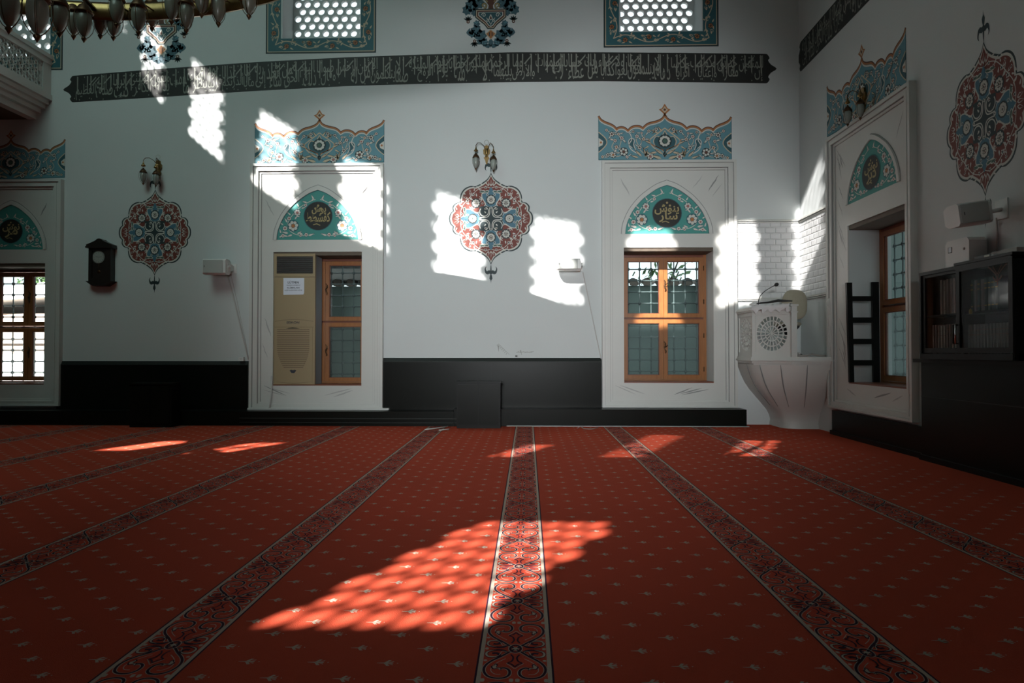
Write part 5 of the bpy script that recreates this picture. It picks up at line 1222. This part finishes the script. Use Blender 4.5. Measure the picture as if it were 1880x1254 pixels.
for (a, b, n) in ((uL + .02, um + .03, -.014), (um - .03, uR - .005, .006)):
    mb = MB(); w = .045
    for (p, q, r, s_) in ((a, a + w, BZ0 + .055, BZ1 - .01), (b - w, b, BZ0 + .055, BZ1 - .01), (a + w, b - w, BZ0 + .055, BZ0 + .055 + w), (a + w, b - w, BZ1 - .01 - w, BZ1 - .01)): mb.fbox(FB, p, q, r, s_, n - .016, n, 'black_wood')
    dr = obj('door', mb, t)
    mb = MB(); mb.add([FB.at(a + w, BZ0 + .1, n - .008), FB.at(b - w, BZ0 + .1, n - .008), FB.at(b - w, BZ1 - .055, n - .008), FB.at(a + w, BZ1 - .055, n - .008)], [(0, 1, 2, 3)], 'pane_cabinet'); obj('pane', mb, dr)
    mb = MB(); hu = a + .02 if n > 0 else b - .10
    mb.tube([FB.at(hu + (.0 if n > 0 else 0), 1.10, n + .02), FB.at(hu, 1.26, n + .02)], .007, 'chrome' if n > 0 else 'black_wood', 8)
    for z in (1.10, 1.26): mb.tube([FB.at(hu, z, n), FB.at(hu, z, n + .02)], .006, 'black_plastic', 6)
    obj('handle', mb, dr)
P = Paint(lambda x, y, n: FB.at(uR - .17 + x, BZ1 - .06 + y, .0 + n)); P.sym = S2
P.stroke(smooth([(.10, .0), (.06, -.03), (.01, -.08), (0, -.16)], 4), .008, 'p_brown', 0); P.stroke(smooth([(.05, 0), (.02, -.04), (0, -.07)], 4), .007, 'p_brown', 0); P.stroke(smooth([(0, -.12), (.03, -.105), (.05, -.085)], 3), .012, 'p_brown', 0)
obj('glass_ornament', P.mb, t)
def book_proto(m, w, h, d, label, group, gold=False):
    """a book standing with its spine towards the room; origin at its foot"""
    mb = MB(); b = .004
    pts = []
    for y in (-w / 2, w / 2):
        for z in (0, h): pts += [(d, y, z), (.012, y, z)]
    for y in (-w * .3, w * .3):
        for z in (0, h): pts.append((.0, y, z))
    mb.hull(pts, m)
    for z in (.04, h - .05, h - .09): mb.box(-.0015, .006, -w * .32, w * .32, z, z + .006, 'gold' if gold else 'rose_book')
    o = obj('book', mb, loc=(0, 0, 0)); return tag(o, label, 'book', group)
rnd = random.Random(8)
def row(u0, u1, z, kinds, label, group, d=.14, gold=False, n=-.055):
    protos = {}; u = u0
    while True:
        k = rnd.choice(kinds); w = k[1] * (1 if len(kinds) == 1 else rnd.choice((.9, 1, 1.1)))
        if u + k[1] * 1.1 > u1: break
        if k not in protos: protos[k] = book_proto(k[0], k[1] - .003, k[2], d, label, group, k[3]); o = protos[k]
        else: o = protos[k].copy(); C.objects.link(o)
        o['label'] = label; o.location = FB.at(u + k[1] / 2, z, n); u += k[1] + .001
row(FB.px(1722, 600)[0] - .06, um - .02, SH, [('rose_book', .045, .31, False), ('cream_book', .04, .30, False), ('cream_book', .05, .29, False)], 'tall pale and rose book in the upper left bay of the bookcase', 'books in the upper left bay of the bookcase')
row(uL + .10, um - .02, BZ0 + .05, [('cream_book', .04, .25, False), ('rose_book', .036, .26, False)], 'cream or rose book in the lower left bay of the bookcase', 'books in the lower left bay of the bookcase')
row(um + .06, uR - .20, SH, [('green_book', .05, .29, True), ('grey_book', .04, .26, False), ('green_book', .04, .27, True)], 'dark green or grey book in the upper right bay of the bookcase', 'books in the upper right bay of the bookcase')
row(um + .02, uR - .04, BZ0 + .05, [('grey_book', .036, .245, False)], 'uniform pale grey book of the long set in the lower right bay', 'long uniform set of books in the lower right bay')
mb = MB(); mb.lathe([(0, 0), (.012, .004), (.012, .03), (.004, .045), (0, .05)], FB.at(um + .10, SH - .02, -.03), 'gold', 10); o = obj('gold_key_fob', mb, loc=FB.at(um + .1, SH, -.03)); tag(o, 'small golden fob hanging at the shelf edge behind the right bookcase glass', 'fob')
# white device on top
t = thing('control_unit', 'white wall-side control unit with a small lit display on the bookcase top', 'control box', (3.78, 5.72, BZ1))
mb = MB(); x0_, x1_, y0_, y1_, h_ = 3.70, 3.85, 5.56, 5.87, .235
prof = [(y0_, 0), (y1_, 0), (y1_, h_ - .03), (y1_ - .03, h_), (y0_ + .03, h_), (y0_, h_ - .03)]
mb.prism([(x0_, y, BZ1 + z) for y, z in prof], (x1_ - x0_, 0, 0), 'white_plastic'); obj('housing', mb, t)
mb = MB(); mb.box(x0_ - .003, x0_, 5.78, 5.83, BZ1 + .13, BZ1 + .18, 'dark_slot'); mb.box(x0_ - .005, x0_ - .003, 5.783, 5.82, BZ1 + .135, BZ1 + .178, 'screen_lit'); obj('display', mb, t)
mb = MB(); mb.lathe([(.0, -.006), (.010, -.005), (.012, 0)], (x0_, 5.62, BZ1 + .14), 'grille_cloth', 10, axis='x'); obj('button', mb, t)
mb = MB(); mb.box(3.70, 3.84, 5.28, 5.50, BZ1 + .023, BZ1 + .05, 'black_plastic'); mb.box(3.699, 3.70, 5.32, 5.38, BZ1 + .028, BZ1 + .046, 'beige'); o = obj('flat_box', mb, loc=(3.77, 5.4, BZ1 + .023)); tag(o, 'flat black box with a pale sticker lying on the bookcase top', 'box')
mb = MB(); mb.box(3.68, 3.80, 5.0, 5.27, BZ1 + .023, BZ1 + .055, 'grille_cloth'); o = obj('paper_stack', mb, loc=(3.72, 5.1, BZ1 + .023)); tag(o, 'grey sheaf of papers lying on the bookcase top beside the flat box', 'papers')

# ================================================================== CARPET
CY0, CY1 = -1.2, 9.04
mb = MB(); mb.add([(XL, CY0, 0), (XR, CY0, 0), (XR, CY1, 0), (XL, CY1, 0), (XL, CY0, -.012), (XR, CY0, -.012), (XR, CY1, -.012), (XL, CY1, -.012)], [(0, 1, 2, 3), (4, 7, 6, 5), (0, 4, 5, 1), (1, 5, 6, 2), (2, 6, 7, 3), (3, 7, 4, 0)], 'c_red')
mb.add([(XR - 1.1, CY1, -.004), (XR, CY1, -.004), (XR, D, -.004), (XR - 1.1, D, -.004)], [(0, 1, 2, 3)], 'c_red')
SX0 = -.043
SPR = [[(-.030, -.001), (-.004, -.003), (-.004, .003), (-.030, .001)], [(-.008, 0), (.006, .020), (.016, .018), (.004, .002)], [(-.008, 0), (.004, -.002), (.016, -.018), (.006, -.020)], [(.0, -.005), (.022, -.004), (.026, 0), (.022, .004), (.0, .005)], [(.010, .008), (.026, .014), (.024, .008)], [(.010, -.008), (.024, -.008), (.026, -.014)], [(.036, 0), (.039, .003), (.042, 0), (.039, -.003)]]
for k in range(-9, 3):
    for c in range(8):
        x = SX0 + 1.2 * k + .195 + c * .1157
        if x > XR - .12: continue
        y = 1.2 + (.107 if c % 2 else 0)
        while y < CY1 - .05:
            if y > 1.2:
                for p in SPR: mb.add([(x + a, y + b, .0012) for a, b in p], [tuple(range(len(p)))], 'c_cream')
            y += .215
cp = obj('carpet', mb, loc=(0, 4, 0)); tag(cp, 'wall-to-wall red prayer carpet with small cream sprigs and scroll borders', 'carpet')
HWB, HP = .106, .2175
def stroke2(pts, w1=.20, w2=.085, n=5, L=1, dark='c_dark'):
    s_ = smooth(pts, n)
    P.strokes.append((s_, w1, 'c_cream', L)); P.strokes.append((s_, w2, dark, L + 1))
# pattern of one quarter repeat: x 0..1 to the edge, y 0 at the crossing .. 1 at the mirror line (metric strokes below)
Pm = Paint(lambda x, y, n: Vector((x, y, n)), step=.0005, base=.0012)
Pm.sym = S4
def M(pts): return [(a * HWB, b * HP) for a, b in pts]
def st(pts, w, m, L, n=5, taper=False): Pm.stroke(smooth(M(pts), n), w, m, L, taper=taper)
Pm.poly(M([(0, 0), (1, 0), (1, 1), (0, 1)]), 'c_red2', 0)
main = [(.0, .0), (.18, .10), (.45, .26), (.75, .42), (.92, .58), (.93, .74), (.80, .88), (.55, .94), (.30, .92), (.16, .83), (.17, .70), (.32, .63), (.50, .66)]
st(main, .0135, 'c_cream', 1); st(main, .0085, 'c_dark', 2)
inner = [(.30, .33), (.55, .46), (.70, .60), (.72, .72), (.60, .81), (.42, .82)]
st(inner, .003, 'c_cream', 1)
Pm.poly(smooth(M([(.40, .72), (.52, .66), (.66, .68), (.74, .60), (.66, .56), (.60, .50), (.52, .54), (.55, .61), (.42, .62)]), 3), 'c_dark', 3)
Pm.poly(smooth(M([(.42, .70), (.53, .65), (.64, .66), (.69, .60), (.62, .56), (.60, .53), (.56, .56), (.57, .63), (.45, .64)]), 3), 'c_cream', 4)
curl = [(.28, .12), (.40, .06), (.62, .05), (.86, .10), (.93, .18), (.86, .27), (.64, .28), (.50, .22), (.60, .16), (.74, .17)]
st(curl, .012, 'c_dark', 3); st(curl[2:8], .008, 'c_cream', 4, taper=2)
st([(.28, .12), (.42, .10), (.5, .22)], .003, 'c_cream', 5)
Pm.disc(.93 * HWB, .01 * HP, .0065, 'c_cream', 3, 8); Pm.disc(.93 * HWB, .40 * HP, .0065, 'c_cream', 3, 8); Pm.disc(.95 * HWB, .985 * HP, .008, 'c_cream', 3, 8); Pm.disc(.01, .985 * HP, .0075, 'c_cream', 3, 8)
st([(.0, .60), (.10, .52), (.22, .48), (.10, .42), (.06, .30), (.14, .20)], .006, 'c_dark', 3); st([(.0, .66), (.12, .58), (.27, .49)], .003, 'c_cream', 3)
Pm.sym = [(1, 1)]
Pm.stroke([(.018 * cos(2 * pi * i / 18), .026 * sin(2 * pi * i / 18)) for i in range(18)], .008, 'c_dark', 4, closed=True); Pm.stroke([(.024 * cos(2 * pi * i / 18), .034 * sin(2 * pi * i / 18)) for i in range(18)], .003, 'c_cream', 4, closed=True); Pm.disc(0, 0, .009, 'c_cream', 5, 10)
Pm.sym = S2
Pm.poly([(HWB, -HP), (.120, -HP), (.120, HP), (HWB, HP)], 'c_cream', 0); Pm.poly([(.120, -HP), (.1265, -HP), (.1265, HP), (.120, HP)], 'c_dark', 0)
T_ = Pm.mb; NT = int((CY1 - .02 - .6) / (2 * HP)); big = MB(); big.names = list(T_.names)
for j in range(NT):
    yc = CY1 - .02 - HP - 2 * HP * j; o = len(big.v)
    big.v += [(v[0], v[1] + yc, v[2]) for v in T_.v]; big.f += [[i + o for i in f] for f in T_.f]; big.m += T_.m; big.smooth += T_.smooth
pr = None
for k in range(-8, 3):
    if pr is None:
        pr = obj('border_stripe', big, loc=(0, 0, 0)); pr.parent = cp; pr.location = (SX0 + 1.2 * k, -4, 0)
    else:
        c = pr.copy(); C.objects.link(c); c.parent = cp; c.location = (SX0 + 1.2 * k, -4, 0)
